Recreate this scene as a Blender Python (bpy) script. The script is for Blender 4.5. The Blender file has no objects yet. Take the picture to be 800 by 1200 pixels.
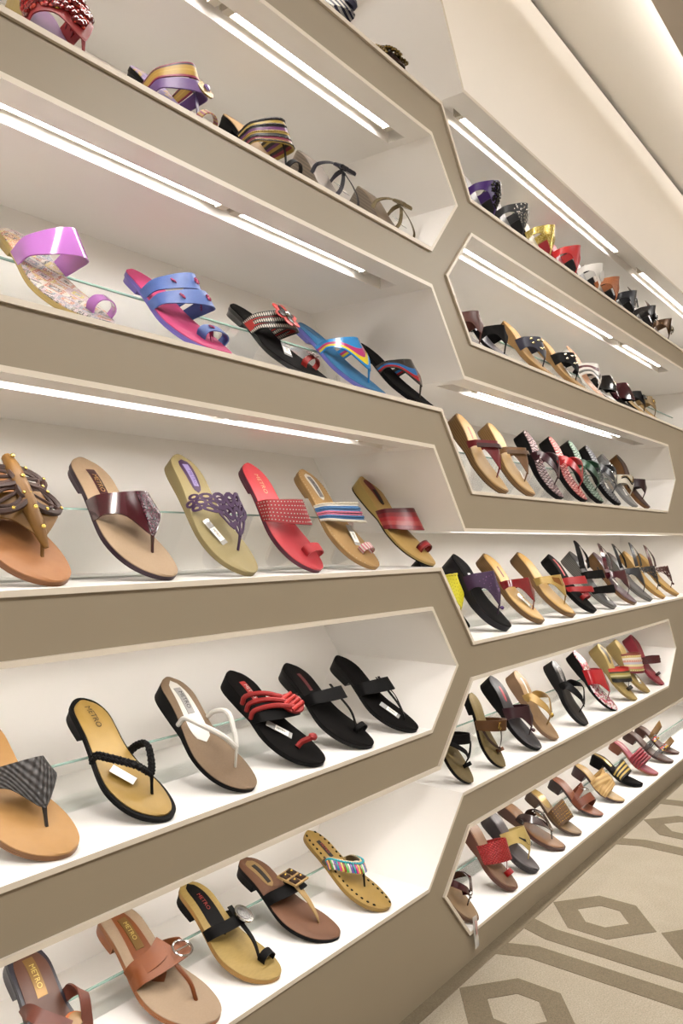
import bpy, bmesh, math, random
import numpy as np
from mathutils import Vector, Matrix
from mathutils.geometry import tessellate_polygon

scene = bpy.context.scene
COL = scene.collection
random.seed(7)
rng = np.random.default_rng(11)

# ------------------------------------------------------------------ camera
FPX, TH, Y0, EYE = 937.54, math.radians(37.24067), 632.616, 1.105
CT, ST = math.cos(TH), math.sin(TH)
cam_d = bpy.data.cameras.new('camera')
cam = bpy.data.objects.new('camera', cam_d); COL.objects.link(cam)
cam_d.sensor_fit = 'HORIZONTAL'; cam_d.sensor_width = 36.0
cam_d.lens = 36.0 * FPX / 800.0
cam_d.shift_y = (Y0 - 600.0) / 800.0
cam_d.clip_start = 0.05
cam.location = (0, -1, EYE)
cam.rotation_euler = (math.pi / 2, 0, TH - math.pi / 2)
scene.camera = cam

# ------------------------------------------------------------------ world, view
world = bpy.data.worlds.new('world'); scene.world = world; world.use_nodes = True
world.node_tree.nodes['Background'].inputs['Color'].default_value = (1.0, .95, .89, 1)
world.node_tree.nodes['Background'].inputs['Strength'].default_value = 0.12
vs = scene.view_settings
vs.view_transform = 'Standard'; vs.look = 'None'; vs.gamma = 1.0; vs.use_curve_mapping = False
vs.exposure = 0.68
scene.cycles.use_denoising = True
scene.cycles.max_bounces = 8; scene.cycles.diffuse_bounces = 4; scene.cycles.transparent_max_bounces = 16
scene.cycles.caustics_reflective = False; scene.cycles.caustics_refractive = False
scene.cycles.sample_clamp_indirect = 4.0

TUBE_E = 24.0        # radiance of the fluorescent tubes
DOWN_E = 29.0
COVE_E = 26.0
TUBE_C = (1.0, .966, .928)
ROOM_C = (1.0, .972, .938)

# ------------------------------------------------------------------ helpers
def lin(c):
    if isinstance(c, str):
        c = [int(c[i:i + 2], 16) / 255 for i in (0, 2, 4)]
    return tuple(x / 12.92 if x <= .04045 else ((x + .055) / 1.055) ** 2.4 for x in c[:3]) + (1.0,)

def ray(px, py):
    return np.array([FPX * CT + (px - 400) * ST, FPX * ST - (px - 400) * CT, -(py - Y0)])
def on_y(px, py, Y=0.):                       # heights here are measured from eye level
    d = ray(px, py); t = (1 + Y) / d[1]; return d[0] * t, Y, d[2] * t
def on_z(px, py, Z):
    d = ray(px, py); t = Z / d[2]; return d[0] * t, d[1] * t - 1, Z
def on_x(px, py, X):
    d = ray(px, py); t = X / d[0]; return X, d[1] * t - 1, d[2] * t

def mk(name, verts, faces, mat, parent=None, smooth=False, uvs=None, thing=None):
    me = bpy.data.meshes.new(name)
    me.from_pydata([tuple(map(float, v)) for v in verts], [], [list(map(int, f)) for f in faces])
    if uvs is not None:
        lay = me.uv_layers.new(name='UVMap')
        vi = np.empty(len(me.loops), dtype=np.int32); me.loops.foreach_get('vertex_index', vi)
        lay.data.foreach_set('uv', np.asarray(uvs, dtype=np.float32)[vi].ravel())
    bm = bmesh.new(); bm.from_mesh(me)
    bmesh.ops.remove_doubles(bm, verts=bm.verts, dist=1e-6)
    bmesh.ops.recalc_face_normals(bm, faces=bm.faces)
    bm.to_mesh(me); bm.free()
    if smooth:
        me.polygons.foreach_set('use_smooth', [True] * len(me.polygons))
        try: me.set_sharp_from_angle(angle=math.radians(42))
        except Exception: pass
    if mat is not None: me.materials.append(mat)
    o = bpy.data.objects.new(name, me); COL.objects.link(o)
    if parent is not None: o.parent = parent
    return o

def tag(o, label=None, cat=None, group=None, kind=None):
    if label: o['label'] = label
    if cat: o['category'] = cat
    if group: o['group'] = group
    if kind: o['kind'] = kind
    return o

def empty(name, loc=(0, 0, 0)):
    o = bpy.data.objects.new(name, None); COL.objects.link(o); o.location = loc
    o.empty_display_size = .05
    return o

def box_vf(a, b):
    (x0, y0, z0), (x1, y1, z1) = a, b
    v = [(x0, y0, z0), (x1, y0, z0), (x1, y1, z0), (x0, y1, z0), (x0, y0, z1), (x1, y0, z1), (x1, y1, z1), (x0, y1, z1)]
    return v, [(0, 3, 2, 1), (4, 5, 6, 7), (0, 1, 5, 4), (1, 2, 6, 5), (2, 3, 7, 6), (3, 0, 4, 7)]

class MB:                                     # collects pieces into one mesh
    def __init__(self): self.v = []; self.f = []
    def add(self, v, f):
        n = len(self.v); self.v += [tuple(p) for p in v]; self.f += [[i + n for i in q] for q in f]; return self
    def box(self, a, b): return self.add(*box_vf(a, b))
    def build(self, name, mat, parent=None, smooth=False): return mk(name, self.v, self.f, mat, parent, smooth)

def frame_of(t, n):
    t = np.asarray(t, float); t = t / (np.linalg.norm(t) + 1e-12)
    n = np.asarray(n, float); n = n - t * n.dot(t)
    if np.linalg.norm(n) < 1e-6: n = np.cross(t, (1., .3, .2))
    n = n / np.linalg.norm(n)
    return t, n, np.cross(t, n)

def tube_vf(pts, r, k=8, closed=False):
    pts = np.asarray(pts, float); n = len(pts); v = []; f = []
    rr = np.full(n, r) if np.isscalar(r) else np.asarray(r)
    nn = np.array([.12, .3, 1.])
    for i in range(n):
        t = pts[(i + 1) % n if closed else min(i + 1, n - 1)] - pts[(i - 1) % n if closed else max(i - 1, 0)]
        t, a, b = frame_of(t, nn); nn = a
        for j in range(k):
            q = 2 * math.pi * j / k
            v.append(pts[i] + rr[i] * (math.cos(q) * a + math.sin(q) * b))
    for i in range(n if closed else n - 1):
        for j in range(k):
            i2 = (i + 1) % n
            f.append((i * k + j, i * k + (j + 1) % k, i2 * k + (j + 1) % k, i2 * k + j))
    if not closed:
        f.append(tuple(range(k))); f.append(tuple(range((n - 1) * k, n * k)))
    return v, f

def catmull(P, n):
    P = np.asarray(P, float); m = len(P)
    Q = np.vstack([2 * P[0] - P[1], P, 2 * P[-1] - P[-2]])
    out = []
    for t in np.linspace(0, m - 1, n):
        i = min(int(t), m - 2); s = t - i
        a, b, c, d = Q[i:i + 4]
        out.append(.5 * (2 * b + (c - a) * s + (2 * a - 5 * b + 4 * c - d) * s * s + (3 * b - a - 3 * c + d) * s ** 3))
    return np.array(out)

def ball_vf(c, r, n, flat=.7, k=7):            # a small domed bead, squashed along n
    c = np.asarray(c, float); _, n, b = frame_of((.3, .9, .1), n); a = np.cross(n, b); v = []; f = []
    for lat in (-.3, .25, .75):
        rad = math.cos(lat * 1.35) * r
        for j in range(k):
            q = 2 * math.pi * j / k
            v.append(c + rad * (math.cos(q) * a + math.sin(q) * b) + n * (math.sin(lat * 1.35) * r * flat))
    v.append(c + n * r * flat); v.append(c - n * r * flat * .6)
    for i in range(2):
        for j in range(k): f.append((i * k + j, i * k + (j + 1) % k, (i + 1) * k + (j + 1) % k, (i + 1) * k + j))
    for j in range(k):
        f.append((2 * k + j, 2 * k + (j + 1) % k, 3 * k)); f.append((j, 3 * k + 1, (j + 1) % k))
    return v, f

def disc_vf(c, n, t, rx, ry, th, k=24, dome=0.):  # flat oval plate with its face along n
    c = np.asarray(c, float); t, n, b = frame_of(t, n); v = []; f = []
    for h, sc in ((0, 1), (th, 1), (th + dome * .6, .6), (th + dome, .02)):
        for j in range(k):
            q = 2 * math.pi * j / k
            v.append(c + n * h + t * rx * sc * math.cos(q) + b * ry * sc * math.sin(q))
    for i in range(3):
        for j in range(k): f.append((i * k + j, i * k + (j + 1) % k, (i + 1) * k + (j + 1) % k, (i + 1) * k + j))
    f.append(tuple(range(k - 1, -1, -1))); f.append(tuple(range(3 * k, 4 * k)))
    return v, f

# ------------------------------------------------------------------ materials
MATS = {}
class NB:
    def __init__(self, name):
        m = bpy.data.materials.new(name); m.use_nodes = True
        self.m = m; self.nt = m.node_tree; self.b = self.nt.nodes['Principled BSDF']
    def node(self, typ, ins=None, **props):
        n = self.nt.nodes.new(typ)
        for k, v in props.items(): setattr(n, k, v)
        for k, v in (ins or {}).items(): self.put(n.inputs[k], v)
        return n
    def put(self, sock, v):
        if isinstance(v, bpy.types.NodeSocket): self.nt.links.new(v, sock)
        else: sock.default_value = v
    def math(self, op, a, b=0., c=0.):
        n = self.node('ShaderNodeMath', operation=op)
        for i, x in enumerate((a, b, c)): self.put(n.inputs[i], x)
        return n.outputs[0]
    def mix(self, fac, a, b):
        n = self.node('ShaderNodeMix', data_type='RGBA')
        self.put(n.inputs[0], fac); self.put(n.inputs[6], a); self.put(n.inputs[7], b)
        return n.outputs[2]
    def ramp(self, fac, stops, interp='CONSTANT'):
        n = self.node('ShaderNodeValToRGB'); r = n.color_ramp; r.interpolation = interp
        while len(r.elements) < len(stops): r.elements.new(.5)
        for e, (p, c) in zip(r.elements, stops): e.position = p; e.color = c
        self.put(n.inputs[0], fac); return n.outputs[0]
    def uv(self):
        n = self.node('ShaderNodeUVMap'); s = self.node('ShaderNodeSeparateXYZ'); self.put(s.inputs[0], n.outputs[0])
        return s.outputs[0], s.outputs[1]
    def obj(self): return self.node('ShaderNodeTexCoord').outputs['Object']
    def noise(self, scale, detail=3., rough=.5, vec=None):
        n = self.node('ShaderNodeTexNoise', {'Scale': scale, 'Detail': detail, 'Roughness': rough})
        self.put(n.inputs['Vector'], vec or self.obj()); return n.outputs['Fac']
    def voro(self, scale, vec=None, out='Color', feature='F1'):
        n = self.node('ShaderNodeTexVoronoi', {'Scale': scale}, feature=feature)
        self.put(n.inputs['Vector'], vec or self.obj()); return n.outputs[out]
    def bump(self, h, strength=.3, dist=.001):
        n = self.node('ShaderNodeBump', {'Strength': strength, 'Distance': dist}); self.put(n.inputs['Height'], h)
        self.put(self.b.inputs['Normal'], n.outputs[0])

ALB = .56                                     # dyed leather and fabric are darker than they look under the tubes
def alin(c): return tuple(x * ALB for x in lin(c)[:3]) + (1.0,)
def M(col, rough=.5, tex=None, col2=None, metal=0., coat=0., spec=.35, **k):
    key = (str(col), rough, tex, str(col2), metal, coat, spec, str(sorted(k.items())))
    if key in MATS: return MATS[key]
    nb = NB('%s_%s' % (tex or 'plain', ''.join(ch for ch in str(col) if ch.isalnum())[:24])); b = nb.b
    multi = isinstance(col, (list, tuple)) and isinstance(col[0], str)
    c = alin(col[0]) if multi else alin(col)
    b.inputs['Base Color'].default_value = c; b.inputs['Roughness'].default_value = rough
    b.inputs['Metallic'].default_value = metal; b.inputs['Coat Weight'].default_value = coat
    b.inputs['Coat Roughness'].default_value = .06; b.inputs['Specular IOR Level'].default_value = spec
    c2 = alin(col2) if col2 else tuple(x * .72 for x in c[:3]) + (1,)
    sc = k.get('scale', 1.)
    if tex == 'leather':
        nb.put(b.inputs['Base Color'], nb.mix(nb.noise(60 * sc, 4), c, c2))
        nb.bump(nb.noise(900 * sc, 2), .12, .0006)
    elif tex == 'suede':
        nb.put(b.inputs['Base Color'], nb.mix(nb.noise(260 * sc, 4, .7), c, c2)); nb.bump(nb.noise(1400, 2), .3, .0008)
    elif tex == 'grainwood':
        v = nb.node('ShaderNodeVectorMath', operation='MULTIPLY'); nb.put(v.inputs[0], nb.obj()); v.inputs[1].default_value = (1, .25, 6)
        nb.put(b.inputs['Base Color'], nb.mix(nb.noise(70, 4, .6, v.outputs[0]), c, c2))
    elif tex == 'layers':                     # stacked sole edge: thin dark seams along the height
        z = nb.node('ShaderNodeSeparateXYZ'); nb.put(z.inputs[0], nb.obj())
        w = nb.math('FRACT', nb.math('MULTIPLY', z.outputs[2], 160.))
        nb.put(b.inputs['Base Color'], nb.mix(nb.math('GREATER_THAN', w, .7), c, c2))
    elif tex == 'snake':
        e = nb.voro(230 * sc, out='Distance', feature='DISTANCE_TO_EDGE')
        nb.put(b.inputs['Base Color'], nb.mix(nb.math('GREATER_THAN', e, .12), c2, c)); nb.bump(e, .5, .001)
    elif tex == 'glitter':
        r = nb.node('ShaderNodeSeparateColor'); nb.put(r.inputs[0], nb.voro(420 * sc))
        nb.put(b.inputs['Base Color'], nb.mix(nb.math('GREATER_THAN', r.outputs[0], k.get('thr', .62)), c, c2))
        n = nb.node('ShaderNodeBump', {'Strength': .8, 'Distance': .002}); nb.put(n.inputs['Height'], r.outputs[1]); nb.put(b.inputs['Normal'], n.outputs[0])
    elif tex == 'stripes':                    # colours across the strap
        u, v = nb.uv(); n = len(col); pos = k.get('pos') or [i / n for i in range(n)]
        nb.put(b.inputs['Base Color'], nb.ramp(v, [(p, alin(x)) for p, x in zip(pos, col)]))
        nb.bump(nb.noise(900, 2), .25, .0008)
    elif tex == 'ustripes':                   # repeated bars along the strap
        u, v = nb.uv(); w = nb.math('FRACT', nb.math('ADD', nb.math('MULTIPLY', u, k.get('n', 60.)), nb.math('MULTIPLY', v, k.get('slant', 0.))))
        n = len(col); nb.put(b.inputs['Base Color'], nb.ramp(w, [(i / n, alin(x)) for i, x in enumerate(col)]))
        if k.get('b', 1): nb.bump(w, .4, .001)
    elif tex == 'chevron':
        u, v = nb.uv(); a = nb.math('ABSOLUTE', nb.math('SUBTRACT', v, .5))
        w = nb.math('FRACT', nb.math('ADD', nb.math('MULTIPLY', u, k.get('n', 70.)), nb.math('MULTIPLY', a, k.get('slant', 2.))))
        n = len(col); nb.put(b.inputs['Base Color'], nb.ramp(w, [(i / n, alin(x)) for i, x in enumerate(col)]))
    elif tex == 'weave':
        u, v = nb.uv(); x = nb.math('MULTIPLY', u, k.get('n', 180.)); y = nb.math('MULTIPLY', v, k.get('m', 9.))
        s = nb.math('MULTIPLY', nb.math('SINE', nb.math('MULTIPLY', x, 3.1416)), nb.math('SINE', nb.math('MULTIPLY', y, 3.1416)))
        nb.put(b.inputs['Base Color'], nb.ramp(nb.math('MULTIPLY_ADD', s, .5, .5), [(0, c2), (.5, c)], 'LINEAR')); nb.bump(s, .9, .002)
    elif tex == 'dots':
        u, v = nb.uv(); x = nb.math('SUBTRACT', nb.math('FRACT', nb.math('MULTIPLY', u, k.get('n', 200.))), .5)
        y = nb.math('SUBTRACT', nb.math('FRACT', nb.math('MULTIPLY', v, k.get('m', 6.))), .5)
        d = nb.math('ADD', nb.math('MULTIPLY', x, x), nb.math('MULTIPLY', y, y))
        h = nb.math('LESS_THAN', d, k.get('r', .035)); nb.put(b.inputs['Base Color'], nb.mix(h, c, c2)); nb.bump(h, .6, .0015)
    elif tex == 'mosaic':                     # kilim print
        v3 = nb.node('ShaderNodeSeparateXYZ'); nb.put(v3.inputs[0], nb.obj())
        x = nb.math('MULTIPLY', v3.outputs[0], 48.); y = nb.math('MULTIPLY', v3.outputs[1], 48.)
        a = nb.math('ADD', nb.math('PINGPONG', x, 1.), nb.math('PINGPONG', y, 1.))
        cell = nb.node('ShaderNodeCombineXYZ'); nb.put(cell.inputs[0], nb.math('FLOOR', nb.math('MULTIPLY', x, .5)))
        nb.put(cell.inputs[1], nb.math('FLOOR', nb.math('MULTIPLY', a, 3.))); nb.put(cell.inputs[2], nb.math('FLOOR', nb.math('MULTIPLY', y, .5)))
        w = nb.node('ShaderNodeTexWhiteNoise', noise_dimensions='3D'); nb.put(w.inputs[0], cell.outputs[0])
        base = nb.ramp(w.outputs[0], [(i / len(col), alin(q)) for i, q in enumerate(col)])
        sp = nb.math('GREATER_THAN', nb.noise(700, 1), .56)
        nb.put(b.inputs['Base Color'], nb.mix(sp, base, alin('efe6d8')))
    elif tex == 'confetti':
        r = nb.node('ShaderNodeSeparateColor'); nb.put(r.inputs[0], nb.voro(150 * sc)); n = len(col)
        nb.put(b.inputs['Base Color'], nb.ramp(r.outputs[0], [(i / n, alin(x)) for i, x in enumerate(col)]))
    elif tex == 'waves':                      # massage footbed ripples, highlights painted on the crests in the second colour
        v3 = nb.node('ShaderNodeSeparateXYZ'); nb.put(v3.inputs[0], nb.obj())
        s = nb.math('MULTIPLY', nb.math('SINE', nb.math('MULTIPLY', v3.outputs[0], 190.)), .5)
        h = nb.math('SINE', nb.math('ADD', nb.math('MULTIPLY', v3.outputs[1], 560.), nb.math('MULTIPLY', s, 3.2)))
        nb.put(b.inputs['Base Color'], nb.ramp(nb.math('MULTIPLY_ADD', h, .5, .5), [(0, c), (.8, c2)], 'LINEAR'))
        nb.bump(h, .8, .002)
    elif tex == 'straw':
        v3 = nb.node('ShaderNodeSeparateXYZ'); nb.put(v3.inputs[0], nb.obj())
        cx = nb.node('ShaderNodeCombineXYZ'); nb.put(cx.inputs[0], nb.math('MULTIPLY', v3.outputs[0], .35)); nb.put(cx.inputs[1], nb.math('MULTIPLY', v3.outputs[1], 1.))
        t = nb.noise(220, 3, .6, cx.outputs[0]); nb.put(b.inputs['Base Color'], nb.mix(t, c, c2)); nb.bump(t, .4, .001)
    MATS[key] = nb.m
    return nb.m

def wall_mat(name, col, rough, blotch=.06, bump=.04):
    nb = NB(name); c = lin(col); c2 = tuple(x * (1 - blotch * 2) for x in c[:3]) + (1,)
    nb.put(nb.b.inputs['Base Color'], nb.mix(nb.noise(3.5, 5, .6), c, c2)); nb.b.inputs['Roughness'].default_value = rough
    nb.bump(nb.noise(350, 2), bump, .0006); return nb.m

def emit(name, col, e):
    m = bpy.data.materials.new(name); m.use_nodes = True; nt = m.node_tree; b = nt.nodes['Principled BSDF']
    b.inputs['Base Color'].default_value = (.8, .8, .8, 1); b.inputs['Emission Color'].default_value = col + (1,); b.inputs['Emission Strength'].default_value = e
    return m

def glass_mat(name, tint, gloss=.5):
    m = bpy.data.materials.new(name); m.use_nodes = True; nt = m.node_tree; nt.nodes.clear()
    o = nt.nodes.new('ShaderNodeOutputMaterial'); t = nt.nodes.new('ShaderNodeBsdfTransparent'); g = nt.nodes.new('ShaderNodeBsdfGlossy')
    t.inputs[0].default_value = tint + (1,); g.inputs['Roughness'].default_value = .03; g.inputs[0].default_value = (1, 1, 1, 1)
    mx = nt.nodes.new('ShaderNodeMixShader'); fr = nt.nodes.new('ShaderNodeFresnel'); fr.inputs[0].default_value = 1.45
    ml = nt.nodes.new('ShaderNodeMath'); ml.operation = 'MULTIPLY'; ml.inputs[1].default_value = gloss
    nt.links.new(fr.outputs[0], ml.inputs[0]); nt.links.new(ml.outputs[0], mx.inputs[0])
    nt.links.new(t.outputs[0], mx.inputs[1]); nt.links.new(g.outputs[0], mx.inputs[2]); nt.links.new(mx.outputs[0], o.inputs[0])
    return m

TAUPE = wall_mat('taupe_laminate', '8a7e6b', .45, .05)
WHITE = wall_mat('white_laminate', 'efebe6', .32, .015, .02)
PLASTER = wall_mat('cream_plaster', 'd9cfc0', .6, .03)
CEIL = wall_mat('ceiling_paint', 'e7e2da', .7, .02)
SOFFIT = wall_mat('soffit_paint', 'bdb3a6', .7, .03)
GROOVE = M('2c241c', .9, spec=.1)
PLINTH = M('4b4236', .7)
TUBE = emit('tube_glow', TUBE_C, TUBE_E)
HOLDER = wall_mat('holder_plastic', 'c9c1b0', .35, 0)
PANEL = emit('panel_glow', ROOM_C, DOWN_E)
COVE = emit('cove_glow', (1, .965, .93), COVE_E)
GLASS = glass_mat('clear_glass', (.985, .995, .99), .3)
GLASS_EDGE = M('b4d4c6', .15)
CLEAR = glass_mat('clear_plastic', (.96, .96, .96), .5)
_n = CLEAR.node_tree; _d = _n.nodes.new('ShaderNodeBsdfDiffuse'); _d.inputs[0].default_value = (.8, .79, .77, 1)      # slightly milky film
_m = _n.nodes.new('ShaderNodeMixShader'); _m.inputs[0].default_value = .3; _o = [q for q in _n.nodes if q.type == 'OUTPUT_MATERIAL'][0]
_s = _o.inputs[0].links[0].from_socket; _n.links.new(_s, _m.inputs[1]); _n.links.new(_d.outputs[0], _m.inputs[2]); _n.links.new(_m.outputs[0], _o.inputs[0])
PAPER = wall_mat('paper', 'efece4', .6, 0)
INK = M('2a2826', .7)

# ------------------------------------------------------------------ carpet floor
FL = 0.0
XA, XB, YB = -1.6, 6.2, -3.2                   # room extent
nb = NB('carpet'); c1, c2 = lin('c4baa9'), lin('a89d8a')
nb.put(nb.b.inputs['Base Color'], nb.mix(nb.math('MULTIPLY_ADD', nb.noise(260, 3, .8), 1.6, -.3), nb.mix(nb.noise(9, 5, .65), c1, c2), lin('766b59'))); nb.b.inputs['Roughness'].default_value = .95
nb.bump(nb.noise(420, 3, .7), .7, .004); CARPET = nb.m
nb = NB('carpet_dark'); c1, c2 = lin('887b64'), lin('766a54')
nb.put(nb.b.inputs['Base Color'], nb.mix(nb.math('MULTIPLY_ADD', nb.noise(260, 3, .8), 1.6, -.3), nb.mix(nb.noise(14, 5, .65), c1, c2), lin('564b3a'))); nb.b.inputs['Roughness'].default_value = .95
nb.bump(nb.noise(420, 3, .7), .7, .004); CARPET2 = nb.m
fl = MB().box((XA, YB, -.1), (XB, .5, 0)).build('floor', CARPET); tag(fl, 'beige carpet with a brown hexagon pattern', kind='structure')
pat = MB()
def poly(pts, z=.0012):
    n = len(pts); pat.add([(x, y, .0) for x, y in pts] + [(x, y, z) for x, y in pts],
                          [list(range(n, 2 * n))] + [(i, (i + 1) % n, n + (i + 1) % n, n + i) for i in range(n)])
def ring(cx, cy, hx, hy, flat, k=.5, s=1):
    o = [(cx, cy + hy), (cx + hx, cy + flat), (cx + hx, cy - flat), (cx, cy - hy), (cx - hx, cy - flat), (cx - hx, cy + flat)]
    i = [(cx + (x - cx) * k, cy + (y - cy) * k) for x, y in o]
    for a in range(6):
        b = (a + 1) % 6; poly([o[a], o[b], i[b], i[a]])
for cx in (1.14, 1.745, 2.332, 3.235, 3.83, 4.42):
    for j in range(-1, 8):
        ring(cx, -.19 - .317 * j, .128, .152, .056)
def bar(xc, hw, bend, y1=-.02):
    for j in range(0, 3):
        ya = -.02 - .9 * j
        p = [(bend, ya + .02), (0, ya - .09), (0, ya - .79), (bend, ya - .90)]
        for (d0, a), (d1, b) in zip(p, p[1:]):
            poly([(xc + d0 - hw, a), (xc + d0 + hw, a), (xc + d1 + hw, b), (xc + d1 - hw, b)])
for xc, bend in ((1.43, .03), (1.545, -.035), (2.018, -.05), (2.138, .035), (2.985, -.05), (3.10 - .075, 0), (3.53, -.03), (4.12, -.04)):
    if abs(xc - 3.025) > .001: bar(xc, .036, bend)
poly([(XA, -.036), (XB, -.036), (XB, 0), (XA, 0)], .0016)
pt = pat.build('carpet_pattern', CARPET2, fl)

# ------------------------------------------------------------------ display wall: taupe face with niche openings
NICHES = {
 'A': [(-.17, 1.069), (1.712, 1.069), (1.862, .881), (5.2, .881), (5.2, 1.158), (1.828, 1.158), (1.67, 1.40), (-.17, 1.40), (-.30, 1.23)],
 'B': [(-.17, .696), (1.669, .696), (1.796, .848), (1.668, .984), (-.17, .984), (-.30, .84)],
 'C': [(1.867, .510), (4.56, .510), (4.56, .802), (1.867, .802), (1.737, .658)],
 'D': [(-.17, .3145), (1.713, .3145), (1.873, .120), (3.70, .120), (3.826, .275), (3.70, .4225), (1.832, .4225), (1.669, .617), (-.17, .617), (-.30, .466)],
 'E': [(-.17, -.0765), (1.711, -.0765), (1.880, -.2755), (4.21, -.2755), (4.21, .030), (1.836, .030), (1.680, .2305), (-.17, .2305), (-.30, .077)],
 'F': [(-.17, -.466), (1.671, -.466), (1.800, -.319), (1.673, -.1615), (-.17, -.1615), (-.30, -.314)],
 'G': [(-.17, -.846), (1.657, -.846), (1.826, -.658), (3.71, -.656), (3.836, -.4935), (3.71, -.352), (1.873, -.3605), (1.705, -.5545), (-.17, -.5545), (-.30, -.70)],
 'H': [(1.860, -1.031), (5.2, -1.031), (5.2, -.742), (1.858, -.742), (1.728, -.885)],
}
EDGE = wall_mat('edge_band', 'cbc1b2', .4, .02)  # lining's white laminate, darkened on the lip to offset the downlights
UPPER = wall_mat('cream_laminate', 'eae5de', .35, .02)
DEPTH, LIP, BOARD = .37, .006, .009
CEILZ = 1.634 + EYE
FX0, FX1 = -.9, 5.6
def inset(P, d):
    n = len(P); out = []
    for i in range(n):
        p0, p1, p2 = (np.array(P[(i + k) % n]) for k in (-1, 0, 1))
        a = (p1 - p0) / np.linalg.norm(p1 - p0); b = (p2 - p1) / np.linalg.norm(p2 - p1)
        na, nb_ = np.array([-a[1], a[0]]), np.array([-b[1], b[0]])
        m = (na + nb_); m = m / (1 + na.dot(nb_)); out.append(tuple(p1 + m * d))
    return out
A_ = NICHES['A']
lower = [(FX0, -EYE), (FX1, -EYE), (FX1, 1.02), (5.2, 1.02), A_[3], A_[2], A_[1], A_[0], A_[8], (FX0, 1.23)]
upper = [(FX0, 1.23), A_[8], A_[7], A_[6], A_[5], A_[4], (5.2, 1.02), (FX1, 1.02), (FX1, 1.617), (FX0, 1.617)]
def face(outer, holes):
    loops = [[Vector((x, z, 0)) for x, z in l] for l in [outer] + holes]
    return [(v.x, 0, v.y + EYE) for l in loops for v in l], [list(t) for t in tessellate_polygon(loops)]
wall = mk('wall_left', *face(lower, [P for k, P in NICHES.items() if k != 'A']), TAUPE)
tag(wall, 'taupe laminate display wall with long hexagonal shelf niches', kind='structure')
mk('upper_panel', *face(upper, []), UPPER, wall)
MB().box((FX0, .020, 1.60 + EYE), (FX1, .05, CEILZ)).build('shadow_gap', GROOVE, wall)  # dark box behind the gap, its shade put into the colour
ends = MB().box((FX0 - .02, 0, 0), (FX0, .42, CEILZ)).box((FX1, 0, 0), (FX1 + .02, .42, CEILZ)).build('trim_2', TAUPE); tag(ends, 'taupe end panels of the display wall', kind='structure')

SLOT_Y0, SLOT_Y1, SLOT_H = .052, .100, .034
# light slots: niche -> list of (x0, x1, z of the inner ceiling, [(tube x0, tube x1), ...])
def top_of(k, x):
    P = inset(NICHES[k], BOARD); best = None
    for a, b in zip(P, P[1:] + P[:1]):
        if b[0] < a[0] and b[0] - 1e-6 <= x <= a[0] + 1e-6 and abs(a[1] - b[1]) < .02: best = a[1]
    return best
SLOTS = {
 'A': [(.0, 1.60, [(.02, 1.56)]), (1.86, 5.15, [(1.925, 3.235), (3.52, 4.90)])],
 'B': [(-.10, 1.636, [(-.08, 1.03), (1.045, 1.595)])],
 'C': [(1.885, 3.93, [(1.89, 3.175), (3.29, 3.83)])],
 'D': [(-.10, 1.602, [(-.08, 1.05), (1.065, 1.50)]), (1.87, 3.55, [(2.02, 3.28)])],
 'E': [(-.10, 1.612, [(-.08, 1.05), (1.065, 1.49)]), (1.90, 4.10, [(1.93, 3.1), (3.12, 4.05)])],
 'F': [(-.10, 1.60, [(-.08, 1.05), (1.065, 1.56)])],
 'G': [(-.10, 1.62, [(-.08, 1.05), (1.065, 1.58)]), (1.92, 3.65, [(1.95, 3.6)])],
 'H': [(1.90, 5.1, [(1.93, 3.2), (3.22, 4.9)])],
}
LIGHT_LABEL = {('A', 0): 'zebra print slide', ('A', 1): 'purple and glitter mules', ('B', 0): 'red jewelled sandal', ('C', 0): 'studded cork sandals', ('D', 0): 'lilac and pink sandals',
 ('D', 1): 'massage footbed sandals', ('E', 0): 'coral and lattice strap sandals', ('E', 1): 'yellow and purple suede sandals', ('F', 0): 'black braided thong sandals', ('G', 0): 'bead fringe sandal',
 ('G', 1): 'floral red sandal', ('H', 0): 'lowest shelf mules'}
NLAB = {'A': 'zebra print and glitter mules', 'B': 'red jewelled and bow sandals', 'C': 'studded cork sandals', 'D': 'bright toe ring and massage sandals', 'E': 'butterfly, coral and purple suede sandals', 'F': 'braided and plain black thong sandals', 'G': 'bead fringe and straw wedge sandals', 'H': 'rose and beige mules'}
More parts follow.
